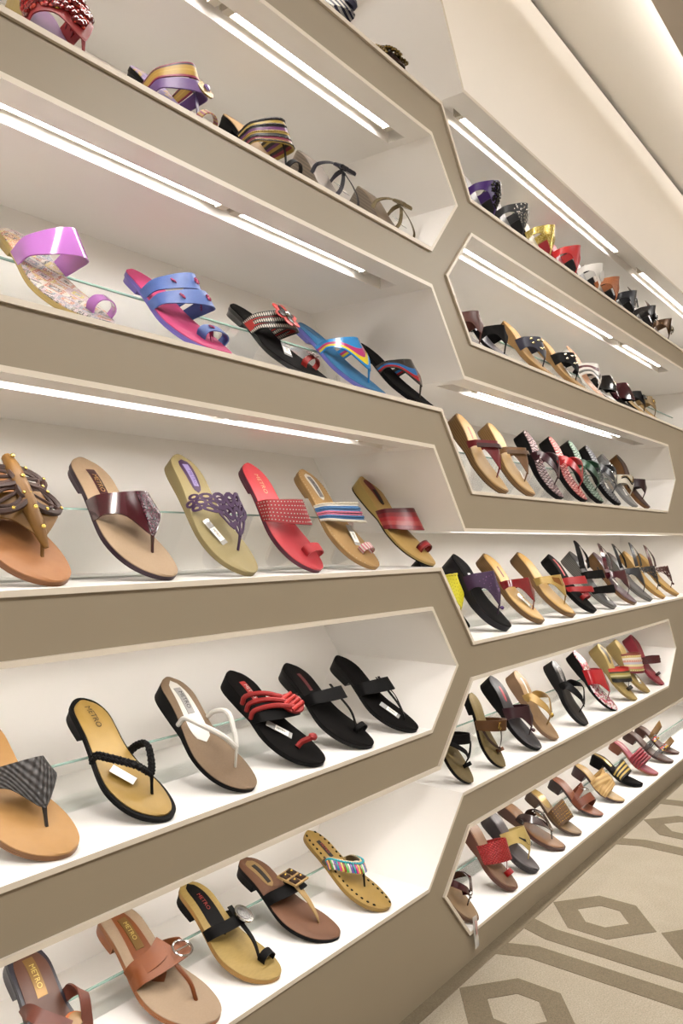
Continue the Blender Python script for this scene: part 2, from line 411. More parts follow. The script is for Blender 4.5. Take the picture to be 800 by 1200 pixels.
for key, P in NICHES.items():
    I = inset(P, BOARD); n = len(P); mb = MB(); eb = MB(); y0, y1 = -LIP, DEPTH
    E_ = lambda p, y: (p[0], y, p[1] + EYE)
    for i in range(n):
        j = (i + 1) % n
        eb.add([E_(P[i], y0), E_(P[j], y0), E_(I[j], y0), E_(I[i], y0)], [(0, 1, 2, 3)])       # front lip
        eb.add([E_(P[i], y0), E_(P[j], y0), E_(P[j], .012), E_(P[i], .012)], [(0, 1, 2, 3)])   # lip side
        a, b = I[i], I[j]
        sl = [s for s in SLOTS[key] if b[0] < a[0] and abs(a[1] - b[1]) < .02 and b[0] - 1e-3 <= s[0] and s[1] <= a[0] + 1e-3]
        if not sl:
            mb.add([E_(a, y0), E_(b, y0), E_(b, y1), E_(a, y1)], [(0, 1, 2, 3)])
        else:
            x0, x1, _ = sl[0]; zf = lambda x: a[1] + (b[1] - a[1]) * (x - a[0]) / (b[0] - a[0])
            g = lambda x, y, h=0: (x, y, zf(x) + h + EYE)
            for xa, xb, ya, yb in ((b[0], a[0], y0, SLOT_Y0), (b[0], a[0], SLOT_Y1, y1), (b[0], x0, SLOT_Y0, SLOT_Y1), (x1, a[0], SLOT_Y0, SLOT_Y1)):
                mb.add([g(xa, ya), g(xb, ya), g(xb, yb), g(xa, yb)], [(0, 1, 2, 3)])
            s0, s1, h = SLOT_Y0, SLOT_Y1, SLOT_H
            mb.add([g(x0, s0), g(x1, s0), g(x1, s1), g(x0, s1), g(x0, s0, h), g(x1, s0, h), g(x1, s1, h), g(x0, s1, h)],
                   [(4, 5, 6, 7), (0, 1, 5, 4), (1, 2, 6, 5), (2, 3, 7, 6), (3, 0, 4, 7)])
    t2 = tessellate_polygon([[Vector((x, z, 0)) for x, z in I]])
    mb.add([E_(p, y1) for p in I], [list(t) for t in t2])
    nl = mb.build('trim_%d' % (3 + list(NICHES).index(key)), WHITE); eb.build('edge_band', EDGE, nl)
    tag(nl, 'white lining of the niche with ' + NLAB[key], kind='structure')
    for si, (x0, x1, tubes) in enumerate(SLOTS[key]):
        z = top_of(key, (x0 + x1) / 2)
        if z is None: continue
        z += EYE; cy = SLOT_Y0 + .013
        for ti, (ta, tb) in enumerate(tubes):
            r = empty('fluorescent_light', (ta, cy, z + .0125))
            L_ = tb - ta
            v, f = tube_vf([(.012, 0, 0), (L_ / 2, 0, 0), (L_ - .012, 0, 0)], .0085, 10); mk('tube', v, f, TUBE, r, True)
            MB().box((0, .0125, -.0035), (L_, .0145, SLOT_H - .0145)).build('shade_fin', HOLDER, r)  # fin added behind the tube to keep its light off the slot roof
            for e in (0, L_ - .02):
                MB().box((e, -.010, -.009), (e + .02, .010, .0195)).build('lamp_holder', HOLDER, r)
            side = '' if len(tubes) == 1 else (', longer of the two' if (tb - ta) == max(b - a for a, b in tubes) else ', shorter of the two')
            tag(r, 'white fluorescent tube recessed above the ' + LIGHT_LABEL[key, si] + side, 'light', 'tubes in the niche ceilings')

# ------------------------------------------------------------------ ceiling and the rest of the room
ce = MB().box((XA, -.42, CEILZ), (XB, .5, CEILZ + .06)).build('ceiling', CEIL); tag(ce, 'cream recessed ceiling strip beside the display wall', kind='structure')
SZ = 1.55 + EYE
PX = [(.2, -1.7), (2.1, -1.7), (4.0, -1.7)]
so = MB().box((XA, YB, SZ), (XB, -.317, SZ + .02)).build('trim_1', SOFFIT); tag(so, 'dropped ceiling slab over the aisle', kind='structure')
MB().box((XA, YB, SZ + .12), (XB, -.42, SZ + .14)).build('slab_top', CEIL, so)
MB().box((XA, -.43, SZ + .02), (XB, -.42, CEILZ + .0)).build('cove_back', CEIL, so)
cv = MB().box((XA + .2, -.405, SZ + .022), (XB - .2, -.385, SZ + .03)).build('cove_light', COVE); tag(cv, 'hidden light strip in the ceiling cove above the wall', 'light')
for i, (x, y) in enumerate(PX):
    r = empty('ceiling_light', (x, y, SZ))
    MB().box((-.31, -.31, -.012), (.31, .31, 0)).build('frame', WHITE, r)
    MB().box((-.29, -.29, -.014), (.29, .29, -.0121)).build('diffuser', PANEL, r)
    tag(r, 'square white ceiling light panel over the aisle', 'light', 'ceiling panels over the aisle')
for nm, a, b in (('wall_right', (XA, YB - .1, 0), (XB, YB, CEILZ)), ('wall_front', (XA - .1, YB, 0), (XA, .5, CEILZ)), ('wall_back', (XB, YB, 0), (XB + .1, .5, CEILZ))):
    o = MB().box(a, b).build(nm, PLASTER); tag(o, 'plain cream shop wall', kind='structure')
tag(MB().box((XA, .44, 0), (XB, .5, CEILZ)).build('trim_1%d' % 1, PLASTER), 'plain wall behind the display', kind='structure')

# ------------------------------------------------------------------ sandals
SHELF = {'L1': 1.069, 'R2': .881, 'L2': .696, 'R3': .510, 'L3': .3145, 'R4': .120, 'L4': -.0765, 'R5': -.2755, 'L5': -.466, 'R6': -.658, 'L6': -.846, 'R7': -1.031}
GROUP = {'L1': 'sandals on the topmost shelf', 'L2': 'sandals on the beaded party shelf', 'L3': 'sandals on the bright colours shelf', 'L4': 'sandals on the lattice and toe ring shelf',
         'L5': 'sandals on the black thong shelf', 'L6': 'sandals on the plaque and fringe shelf', 'R2': 'mules on the highest far shelf', 'R3': 'sandals on the studded cork shelf',
         'R4': 'sandals on the massage footbed shelf', 'R5': 'sandals on the comfort sandal shelf', 'R6': 'sandals on the wedge shelf', 'R7': 'mules on the lowest shelf'}
ROW = {k: [] for k in SHELF}
_U = np.array([0, .015, .05, .1, .18, .3, .42, .55, .66, .76, .85, .92, .965, .99, 1.])
_MED = np.array([0, .045, .083, .104, .114, .106, .102, .122, .15, .163, .158, .137, .105, .07, .035])
_LAT = np.array([0, .045, .083, .105, .118, .128, .145, .168, .18, .172, .142, .1, .055, .015, -.035])
_T = np.arccos(1 - 2 * _U)
def _herm(t, Y):
    i = int(np.clip(np.searchsorted(_T, t) - 1, 0, len(_T) - 2)); h = _T[i + 1] - _T[i]; s = (t - _T[i]) / h
    def slope(k):
        if k == 0: return (Y[1] - Y[0]) / (_T[1] - _T[0])
        if k == len(_T) - 1: return (Y[-1] - Y[-2]) / (_T[-1] - _T[-2])
        return (Y[k + 1] - Y[k - 1]) / (_T[k + 1] - _T[k - 1])
    m0, m1 = slope(i), slope(i + 1)
    return (2 * s ** 3 - 3 * s * s + 1) * Y[i] + (s ** 3 - 2 * s * s + s) * h * m0 + (-2 * s ** 3 + 3 * s * s) * Y[i + 1] + (s ** 3 - s * s) * h * m1
def sstep(x): x = min(1, max(0, x)); return x * x * (3 - 2 * x)

_txt = {}
def text_mesh(s):
    if s not in _txt:
        c = bpy.data.curves.new('lettering', 'FONT'); c.body = s; c.align_x = 'LEFT'; c.resolution_u = 2
        o = bpy.data.objects.new('lettering', c); COL.objects.link(o)
        bpy.context.view_layer.update()
        me = bpy.data.meshes.new_from_object(o.evaluated_get(bpy.context.evaluated_depsgraph_get()))
        v = np.array([x.co[:] for x in me.vertices]); f = [tuple(p.vertices) for p in me.polygons]
        bpy.data.objects.remove(o); bpy.data.curves.remove(c); bpy.data.meshes.remove(me)
        v[:, :2] -= v[:, :2].min(0); v /= v[:, 1].max()
        _txt[s] = (v, f)
    return _txt[s]

HS = 1.28
LEAN = .15                                     # and lean towards the toe
PB = .055
# strap height factor:                                      # empty straps stand up a little higher than a foot
class Sandal:
    def __init__(self, row, label, toe=None, heel=None, X=None, pitch=None, L=.27, name='thong_sandal', W=1., hh=.018, tf=.009, style='block',
                 ins=None, mid=None, out=None, heelm=None, rim=0., point=0., spring=.006, heel_u=.27, ytoe=.03, yaw=0., lean=None):
        self.lean = LEAN if lean is None else lean
        hh *= .78
        self.W, self.hh, self.tf, self.style, self.point, self.spring, self.row = W, hh, tf, style, point, spring, row
        zs = SHELF[row] + BOARD
        top = np.array([0., 0., tf + hh * .98])      # heel tip above ground
        if toe is not None:
            t = on_z(*toe, zs + tf) if abs(zs) > .38 else on_y(*toe, ytoe)
            t = np.array(t); t[1] = min(max(.05, ytoe), max(.012, t[1])) if ytoe < .1 else ytoe
            t = np.array(on_y(*toe, t[1]))
            h = np.array(on_x(*heel, t[0])); ch = h - t
            dist = float(np.hypot(ch[1], ch[2])); p = math.atan2(ch[2], ch[1]); Xt, Yt = t[0], t[1]
            dist = min(.315, max(.225, dist))
        elif heel is not None:
            dist = L; best = None
            for a in np.radians(np.arange(5, 70, .5)):
                Yh = ytoe + dist * math.cos(a); q = on_y(*heel, Yh); e = abs(q[2] - (zs + tf + dist * math.sin(a)))
                if best is None or e < best[0]: best = (e, a, q[0])
            p, Xt, Yt = best[1], best[2], ytoe
        else:
            dist, p, Xt, Yt = L, math.radians(pitch), X, ytoe
        self.L = math.sqrt(max(.01, dist ** 2 - hh ** 2)); L = self.L
        p -= math.atan2(hh, L)                       # pitch of the ground line of the shoe
        fwd = np.array([0, -math.cos(p), -math.sin(p)]); up = np.array([0, -math.sin(p), math.cos(p)])
        R = np.array([[-1, fwd[0], up[0]], [0, fwd[1], up[1]], [0, fwd[2], up[2]]])
        self.R = R; self.p = p; self.Xt = Xt
        ftu = 1 - .02
        self.root = empty(name)
        # lowest point of the sole rests on the shelf; the toe keeps its place along the wall
        zlow = min((R @ np.array([0, u * L - L, self.zb(u)]))[2] for u in np.linspace(.3, 1, 30))
        loc = np.array([Xt, Yt, zs + EYE - zlow + .0004])
        self.loc = loc
        mw = Matrix.Identity(4)
        for i in range(3):
            for j in range(3): mw[i][j] = R[i, j]
            mw[i][3] = loc[i]
        if yaw: mw = Matrix.Translation(loc) @ Matrix.Rotation(math.radians(yaw), 4, 'Z') @ Matrix.Translation(-Vector(loc)) @ mw
        self.root.matrix_world = mw
        tag(self.root, label, 'sandal', GROUP[row])
        ROW[row].append(self)
        self.body(ins, mid, out or mid, heelm or out or mid, rim, heel_u)
    # profile
    def zt(self, u):
        return self.tf + self.hh * sstep((.68 - u) / .54) + self.spring * max(0, (u - .82) / .18) ** 2
    def zb(self, u):
        if self.style == 'wedge':
            lift = self.spring * max(0, (u - .8) / .2) ** 2
            return lift + .004 * max(0, 1 - abs(u - .45) / .14) * (self.hh > .02)
        return self.zt(u) - self.tf
    def edge(self, u):
        t = math.acos(1 - 2 * min(1, max(0, u))); k = self.L * self.W
        m, l = _herm(t, _MED), _herm(t, _LAT)
        if self.point and u > .72:
            q = self.point * ((u - .72) / .28) ** 2 * .35; c = (l - m) / 2; m -= (m + l) / 2 * q; l -= (m + l) / 2 * q
        return -m * k, l * k
    def P(self, u, s=0., h=0., sc=1.):
        a, b = self.edge(u); c, w = (a + b) / 2, (b - a) / 2 * sc
        return np.array([c + w * s, u * self.L - self.L, self.zt(u) + h])
    # sole and footbed
    def body(self, ins, mid, out, heelm, rim, heel_u):
        N, K = 34, 8; us = [.5 - .5 * math.cos(math.pi * i / N) for i in range(N + 1)]
        S = np.linspace(-1, 1, K + 1)
        # midsole
        v, f = [], []
        for u in us:
            a, b = self.edge(u); c, w = (a + b) / 2, (b - a) / 2
            zt_, zb_ = self.zt(u) - .0012, self.zb(u)
            zm = zb_ + min(.004, (zt_ - zb_) * .4)
            for s in S: v.append((c + w * s, u * self.L - self.L, zt_))
            v += [(c + w * 1.012, u * self.L - self.L, zm), (c + w * .985, u * self.L - self.L, zb_), (c - w * .985, u * self.L - self.L, zb_), (c - w * 1.012, u * self.L - self.L, zm)]
        R_ = K + 5
        for i in range(N):
            for j in range(R_):
                f.append((i * R_ + j, i * R_ + (j + 1) % R_, (i + 1) * R_ + (j + 1) % R_, (i + 1) * R_ + j))
        sole = mk('sole', v, f, mid, self.root, True)
        # outsole: thin tread under the midsole
        if self.style != 'wedge' or True:
            v, f = [], []
            for u in us:
                a, b = self.edge(u); c, w = (a + b) / 2, (b - a) / 2 * 1.02; zb_ = self.zb(u)
                for z in (.0026, -.0006):
                    v += [(c - w, u * self.L - self.L, zb_ + z), (c + w, u * self.L - self.L, zb_ + z)]
            for i in range(N):
                q = i * 4; r = q + 4
                f += [(q, q + 1, r + 1, r), (q + 2, r + 2, r + 3, q + 3), (q, r, r + 2, q + 2), (q + 1, q + 3, r + 3, r + 1)]
            mk('outsole', v, f, out, self.root, True)
        # heel block
        if self.style == 'block' and self.hh > .008:
            hu = heel_u; arc = []
            hs = [hu * (1 - math.cos(math.pi / 2 * i / 10)) for i in range(11)]
            for u in reversed(hs): arc.append((u, -1))
            for u in hs[1:]: arc.append((u, 1))
            v = []
            for lev, (k, sh) in enumerate(((1., 0), (.94, .3), (.9, .6), (.9, 1.))):
                for u, s in arc:
                    uu = .012 * sh + u * (1 - .12 * sh); p = self.P(uu, s * k)
                    zt_ = self.zt(u) - self.tf + .001; p[2] = zt_ * (1 - sh) + .0 * sh; v.append(p)
            n = len(arc); f = []
            for l in range(3):
                for i in range(n): f.append((l * n + i, l * n + (i + 1) % n, (l + 1) * n + (i + 1) % n, (l + 1) * n + i))
            f += [tuple(range(n - 1, -1, -1)), tuple(range(3 * n, 4 * n))]
            mk('heel', v, f, heelm, self.root, True)
        # footbed
        sc = 1 - rim; lo, hi = rim * .35, 1 - rim * .3
        v, f = [], []
        for u in us:
            uu = lo + u * (hi - lo)
            if rim:
                a, b = self.edge(u); c, w = (a + b) / 2, (b - a) / 2 * sc; ca, cb = self.edge(uu); cc = (ca + cb) / 2
                row = [np.array([cc + w * s, uu * self.L - self.L, self.zt(uu)]) for s in S]
            else: row = [self.P(u, s, 0, .995) for s in S]
            for p, s in zip(row, S):
                e = abs(s) ** 6
                v.append(p + np.array([0, 0, .0016 - .0012 * e + .0018 * (s * s) * (1 - e)]))
            for p in (row[-1], row[0]): v.append(p - np.array([0, 0, .0022]))
        R_ = K + 3
        for i in range(N):
            for j in range(R_): f.append((i * R_ + j, i * R_ + (j + 1) % R_, (i + 1) * R_ + (j + 1) % R_, (i + 1) * R_ + j))
        self.insole = mk('footbed', v, f, ins, self.root, True)
    # a thin patch following the footbed
    def patch(self, u0, u1, w0, w1, mat, h=.0022, s=0., oval=True, name='heel_patch', n=14):
        v, f = [], []
        for i in range(n + 1):
            t = i / n; u = u0 + (u1 - u0) * t
            w = w0 + (w1 - w0) * t
            if oval: w *= math.sqrt(max(0., 1 - (2 * t - 1) ** 4)) + 1e-4
            c = self.P(u, s, h); v += [c + np.array([-w, 0, 0]), c + np.array([0, 0, .0003]), c + np.array([w, 0, 0]), c + np.array([w, 0, -.0014]), c + np.array([-w, 0, -.0014])]
        for i in range(n):
            for j in range(5): f.append((i * 5 + j, i * 5 + (j + 1) % 5, (i + 1) * 5 + (j + 1) % 5, (i + 1) * 5 + j))
        f += [(4, 3, 2, 1, 0), tuple(range(n * 5, n * 5 + 5))]
        return mk(name, v, f, mat, self.root, True)
    def text(self, u0, size, mat, s='METRO', h=.0032, off=0., parent=None):
        v, f = text_mesh(s); out = []
        for x, y, _ in v:
            u = u0 + x * size / self.L; p = self.P(u, 0, h); p[0] = self.P(u, off)[0] - (y - .5) * size; out.append(p)
        return mk('lettering', out, f, mat, parent or self.root)
    # strap surfaces -------------------------------------------------
    def arch(self, u, h, du=0., k=1.):
        h *= HS; s = [-1.03, -1.10, -.98, -.58, -.08, .42, .93, 1.03]; hh = [-.006, .42, .86, 1., .90, .68, .36, -.006]
        return [(u + du * (i / 7 - .5) + self.lean * max(0, hh[i]), s[i] * (k if 0 < i < 7 else 1), hh[i] * h if 0 < i < 7 else hh[i]) for i in range(8)]
    def loft(self, rear, front, mat, name='strap', N=30, Mv=5, thick=.0022, lattice=None, puff=0.):
        A = catmull([self.P(*c) for c in rear], N + 1); B = catmull([self.P(*c) for c in front], N + 1)
        G = np.array([[A[i] * (1 - t) + B[i] * t for t in np.linspace(0, 1, Mv + 1)] for i in range(N + 1)])
        du = np.gradient(G, axis=0); dv = np.gradient(G, axis=1); nrm = np.cross(du, dv)
        ln = np.linalg.norm(nrm, axis=2, keepdims=True); nrm = nrm / np.maximum(ln, 1e-9)
        axis = np.array([[[np.mean(G[:, j, 0]), G[i, j, 1], self.zt((G[i, j, 1] + self.L) / self.L) - .01] for j in range(Mv + 1)] for i in range(N + 1)])
        if ((G - axis) * nrm).sum() < 0: nrm = -nrm
        if puff:
            t = np.linspace(0, 1, Mv + 1); G = G + nrm * (puff * (1 - (2 * t - 1) ** 2))[None, :, None]
        ulen = np.concatenate([[0], np.cumsum(np.linalg.norm(np.diff(G[:, Mv // 2], axis=0), axis=1))])
        surf = dict(G=G, n=nrm)
        top = G; bot = G - nrm * thick
        v = [p for r in top for p in r] + [p for r in bot for p in r]
        uv = [(ulen[i], j / Mv) for i in range(N + 1) for j in range(Mv + 1)] * 2
        n1 = (N + 1) * (Mv + 1); q = lambda i, j: i * (Mv + 1) + j; f = []
        if lattice:
            nl, ml, fill = lattice; bm = bmesh.new()
            pts = {}
            def sp(a, b): return self.at(surf, a, b)[0]
            vs_ = []
            o_v, o_f = [], []
            # rows of staggered cells, each a ring of bars round an opening
            for r_ in range(ml):
                for c_ in range(nl):
                    a0 = (c_ + (.5 if r_ % 2 else 0)) / (nl + .5); a1 = a0 + 1 / (nl + .5); b0, b1 = r_ / ml, (r_ + 1) / ml
                    ca, cb = (a0 + a1) / 2, (b0 + b1) / 2; k = 10; base = len(o_v)
                    for ring_ in (0, 1):
                        for z in (0, 1):
                            for t in range(k):
                                q_ = 2 * math.pi * t / k; e = 1.08 if ring_ == 0 else fill
                                da, db = math.cos(q_) * (a1 - a0) / 2 * e, math.sin(q_) * (b1 - b0) / 2 * e * 1.04
                                p, n_ = self.at(surf, min(1, max(0, ca + da)), min(1, max(0, cb + db)))
                                o_v.append(p + n_ * (.0004 if z else -thick))
                    I0, I1, J0, J1 = base, base + k, base + 2 * k, base + 3 * k
                    for t in range(k):
                        t2 = (t + 1) % k
                        o_f += [(I1 + t, I1 + t2, J1 + t2, J1 + t), (I0 + t, J0 + t, J0 + t2, I0 + t2), (J0 + t, J1 + t, J1 + t2, J0 + t2), (I0 + t, I0 + t2, I1 + t2, I1 + t)]
            bm.free()
            surf['obj'] = mk(name, o_v, o_f, mat, self.root, True); return surf
        for i in range(N):
            for j in range(Mv):
                f.append((q(i, j), q(i, j + 1), q(i + 1, j + 1), q(i + 1, j))); f.append(tuple(n1 + x for x in (q(i, j), q(i + 1, j), q(i + 1, j + 1), q(i, j + 1))))
            f.append((q(i, 0), q(i + 1, 0), n1 + q(i + 1, 0), n1 + q(i, 0))); f.append((q(i, Mv), n1 + q(i, Mv), n1 + q(i + 1, Mv), q(i + 1, Mv)))
        for i in (0, N):
            for j in range(Mv): f.append((q(i, j), n1 + q(i, j), n1 + q(i, j + 1), q(i, j + 1)))
        surf['obj'] = mk(name, v, f, mat, self.root, True, uv)
        return surf
    def at(self, surf, a, b):
        G, n = surf['G'], surf['n']; N, Mv = G.shape[0] - 1, G.shape[1] - 1
        x, y = min(a, .9999) * N, min(b, .9999) * Mv; i, j = int(x), int(y); s, t = x - i, y - j
        L_ = lambda Q: Q[i, j] * (1 - s) * (1 - t) + Q[i + 1, j] * s * (1 - t) + Q[i, j + 1] * (1 - s) * t + Q[i + 1, j + 1] * s * t
        m = L_(n); return L_(G), m / (np.linalg.norm(m) + 1e-9)
    def overlay(self, surf, a0, a1, b0, b1, mat, name, lift=.0008, n=14, m=5):   # a second skin over part of a strap
        G = np.array([[(lambda q: q[0] + q[1] * lift)(self.at(surf, a0 + (a1 - a0) * i / n, b0 + (b1 - b0) * j / m)) for j in range(m + 1)] for i in range(n + 1)])
        return self._grid(G, mat, name, .001)
    def band(self, u0, u1, h0, h1, mat, du=0., name='strap', k=1., **kw):
        h1 = h1 * (1 - 1.6 * min(.2, u1 - u0)); return self.loft(self.arch(u0, h0, du, k), self.arch(u1, h1, du, k), mat, name, **kw)
    def cross(self, ua, ub, w, h, mat, flip=1, **kw):      # diagonal strap, from (ua) on one side to (ub) on the other
        return self.loft(self.arch(ua, h, (ub - ua) * flip), self.arch(ua + w, h * .92, (ub - ua) * flip), mat, **kw)
    def yoke(self, ur, uf, h, mat, post=(.80, -.26), ph=.028, w=.12, lean=0., postm=None, N=34, name='strap', side=0., **kw):
        up, sp = post
        h *= HS; s = [-1.03, -1.10, -.98, -.58, -.08, .42, .93, 1.03]; hs = [-.006, .42 * h, .86 * h, h, .90 * h, .68 * h, .36 * h, -.006]
        rear = [(ur + lean * (i / 7 - .5) + self.lean * max(0, hs[i]) / h, s[i], hs[i]) for i in range(8)]; up -= PB
        front = [(uf, -1.03, -.006), (uf + .05, -1.10, .40 * h), (uf + .5 * (up - uf), -.98, .72 * h), (up, sp - w, ph), (up, sp + w, ph), (uf + .42 * (up - uf), .34, .56 * h), (uf + .03, .90, .30 * h), (uf, 1.03, -.006)]
        r = self.loft(rear, front, mat, name, N=N, **kw)
        self.post(post, ph, postm or mat, w * .6)
        return r
    def post(self, post, ph, mat, w=.06, name='toe_post'):
        up, sp = post; a, b = self.edge(up); ww = max(.0022, (b - a) / 2 * w)
        p0, p1 = self.P(up - PB - .006, sp, ph + .0015), self.P(up + .006, sp, -.001)
        v = []
        for p, k in ((p0, 1.), ((p0 + p1) / 2, .6), (p1, .55)):
            for dx, dy in ((-1, -1), (1, -1), (1, 1), (-1, 1)): v.append(p + np.array([dx * ww * k, dy * .0018, 0]))
        f = [(0, 1, 2, 3), (8, 9, 10, 11)] + [(l * 4 + j, l * 4 + (j + 1) % 4, l * 4 + 4 + (j + 1) % 4, l * 4 + 4 + j) for l in (0, 1) for j in range(4)]
        return mk(name, v, f, mat, self.root, True)
    def ribbon(self, ctrl, w, mat, name='strap', n=26, thick=.002, **kw):    # a strip of constant width along a path
        C = catmull([self.P(*c) for c in ctrl], n + 1); A, B = [], []
        for i, p in enumerate(C):
            t = C[min(i + 1, n)] - C[max(i - 1, 0)]; u = (p[1] + self.L) / self.L
            a, b = self.edge(u); c = np.array([(a + b) / 2, p[1] - .01, self.zt(u) - .02])
            t, nn, bb = frame_of(t, p - c); ww = w if np.isscalar(w) else w[0] + (w[1] - w[0]) * i / n
            A.append(p + bb * ww / 2); B.append(p - bb * ww / 2)
        G = np.array([[A[i] * (1 - t) + B[i] * t for t in (0, .5, 1)] for i in range(n + 1)])
        sv = self.P
        surf = self._grid(G, mat, name, thick); return surf
    def _grid(self, G, mat, name, thick):
        N, Mv = G.shape[0] - 1, G.shape[1] - 1
        du = np.gradient(G, axis=0); dv = np.gradient(G, axis=1); nrm = np.cross(du, dv); nrm /= np.maximum(np.linalg.norm(nrm, axis=2, keepdims=True), 1e-9)
        if nrm[:, :, 2].sum() < 0: nrm = -nrm
        top, bot = G + nrm * thick / 2, G - nrm * thick / 2
        ul = np.concatenate([[0], np.cumsum(np.linalg.norm(np.diff(G[:, Mv // 2], axis=0), axis=1))])
        v = [p for r in top for p in r] + [p for r in bot for p in r]; uv = [(ul[i], j / Mv) for i in range(N + 1) for j in range(Mv + 1)] * 2
        n1 = (N + 1) * (Mv + 1); q = lambda i, j: i * (Mv + 1) + j; f = []
        for i in range(N):
            for j in range(Mv):
                f.append((q(i, j), q(i, j + 1), q(i + 1, j + 1), q(i + 1, j))); f.append(tuple(n1 + x for x in (q(i, j), q(i + 1, j), q(i + 1, j + 1), q(i, j + 1))))
            f.append((q(i, 0), q(i + 1, 0), n1 + q(i + 1, 0), n1 + q(i, 0))); f.append((q(i, Mv), n1 + q(i, Mv), n1 + q(i + 1, Mv), q(i + 1, Mv)))
        for i in (0, N):
            for j in range(Mv): f.append((q(i, j), n1 + q(i, j), n1 + q(i, j + 1), q(i, j + 1)))
        return dict(G=G, n=nrm, obj=mk(name, v, f, mat, self.root, True, uv))
    def vpath(self, ua, h, post, ph, side, bow=0.):
        up, sp = post; up -= PB; s = -1 if side < 0 else 1
        return [(ua, s * 1.03, -.005), (ua + .03, s * 1.06, h * .5), (ua + .38 * (up - ua) + bow, s * .82 + sp * .1, h * (1.25 if s < 0 else .95)), (ua + .75 * (up - ua) + bow * .6, sp + (s - sp) * .33, (h + ph) * .6), (up - .006, sp, ph)]
    def thong(self, mat, ua=.48, h=.034, post=(.80, -.26), ph=.030, w=.012, kind='flat', um=None, bow=0., postm=None, puff=0):
        for side in (-1, 1):
            c = self.vpath(ua if side > 0 or um is None else um, h, post, ph, side, bow)
            if kind == 'flat': self.ribbon(c, w, mat, thick=.0026)
            elif kind == 'tube':
                v, f = tube_vf(catmull([self.P(*q) for q in c], 26), w / 2, 8); mk('strap', v, f, mat, self.root, True)
            elif kind == 'braid': self.braid(c, w, mat)
        self.post(post, ph, postm or mat, .07)
    def braid(self, ctrl, w, mat, name='strap', turns=9):
        C = catmull([self.P(*q) for q in ctrl], 70); mb = MB()
        for k in range(3):
            pts = []
            for i, p in enumerate(C):
                t = C[min(i + 1, 69)] - C[max(i - 1, 0)]; u = (p[1] + self.L) / self.L; a, b = self.edge(u)
                t, nn, bb = frame_of(t, p - np.array([(a + b) / 2, p[1], self.zt(u) - .02])); q = 2 * math.pi * (i / 69 * turns + k / 3)
                pts.append(p + bb * math.sin(q) * w * .32 + nn * math.sin(2 * q) * w * .14)
            mb.add(*tube_vf(pts, w * .24, 6))
        return mb.build(name, mat, self.root, True)
    def toe_ring(self, mat, u=.85, w=.018, s0=-.92, s1=-.12, h=.024, thick=.002, name='toe_ring', tilt=0.):
        m = (s0 + s1) / 2
        def c(u_): return [(u_, s0, -.001), (u_, s0 - .08, h * .5), (u_, s0 + .12, h * .92), (u_, m, h * 1.05), (u_, s1 - .1, h * .92), (u_, s1 + .06, h * .5), (u_, s1, -.001)]
        k = w / self.L
        return self.loft(c(u - k / 2), c(u + k / 2 + tilt), mat, name, N=18, Mv=3, thick=thick)
    def studs(self, pts, r, mat, name='studs', flat=.8):
        mb = MB()
        for p, n in pts: mb.add(*ball_vf(p + n * r * .2, r, n, flat))
        o = mb.build(name, mat, self.root, True); o['kind'] = 'stuff'; return o
    def grid_pts(self, surf, na, nb_, a0=.08, a1=.92, b0=.15, b1=.85):
        return [self.at(surf, a0 + (a1 - a0) * i / max(1, na - 1), b0 + (b1 - b0) * j / max(1, nb_ - 1) if nb_ > 1 else .5) for i in range(na) for j in range(nb_)]
    def scatter(self, surf, n, a0=.03, a1=.97, b0=.05, b1=.95):
        return [self.at(surf, rng.uniform(a0, a1), rng.uniform(b0, b1)) for _ in range(n)]
    def flower(self, p, n, r, petals, mat, cmat, name='flower'):
        t, n, b = frame_of((1, .2, 0), n); root = None
        mb = MB()
        for k in range(petals):
            q = 2 * math.pi * k / petals; d = t * math.cos(q) + b * math.sin(q)
            mb.add(*disc_vf(p + d * r * .58 + n * .001, n + d * .35, d, r * .46, r * .34, .0016, 12, .0012))
        fl_ = mb.build(name, mat, self.root, True)
        v, f = ball_vf(p + n * .003, r * .26, n, .8, 10); mk('flower_centre', v, f, cmat, fl_, True)
        return fl_
    def bow(self, p, n, r, mat, tdir=(1, 0, 0)):
        t, n, b = frame_of(tdir, n); mb = MB()
        for s in (-1, 1):
            for k in (0, 1):
                c = p + t * s * r * .55 + n * (.004 + k * .004) + b * (k - .5) * r * .35
                w = [(.0, .22), (.25, .32), (.8, .5), (1., .5)]
                v = []
                for x, h in w:
                    for dz in (-.0015, .0015 + .004 * math.sin(math.pi * x)): v += [p + t * s * x * r + b * h * r * .8 + n * (.004 + k * .003 + dz), p + t * s * x * r - b * h * r * .8 + n * (.004 + k * .003 + dz)]
                f = []
                for i in range(3):
                    q = i * 4; f += [(q, q + 1, q + 5, q + 4), (q + 2, q + 6, q + 7, q + 3), (q, q + 4, q + 6, q + 2), (q + 1, q + 3, q + 7, q + 5)]
                f += [(0, 2, 3, 1), (12, 13, 15, 14)]
                mb.add(v, f)
        o = mb.build('bow', mat, self.root, True)
        v, f = disc_vf(p + n * .003, n, t, r * .2, r * .34, .008, 12, .002); mk('knot', v, f, mat, o, True)
        return o
    def plate(self, p, n, rx, ry, mat, t=(1, 0, 0), th=.003, dome=.002, name='ornament', k=24):
        v, f = disc_vf(p, n, t, rx, ry, th, k, dome); return mk(name, v, f, mat, self.root, True)
    def buckle(self, p, n, rx, ry, mat, t=(1, 0, 0), r=.0016):
        t, n, b = frame_of(t, n); pts = [p + n * .003 + t * rx * math.cos(q) + b * ry * math.sin(q) for q in np.linspace(0, 2 * math.pi, 24, endpoint=False)]
        mb = MB(); mb.add(*tube_vf(pts, r, 6, True)); mb.add(*tube_vf([p + n * .003 - t * rx, p + n * .004 + t * rx], r * .8, 6))
        return mb.build('buckle', mat, self.root, True)
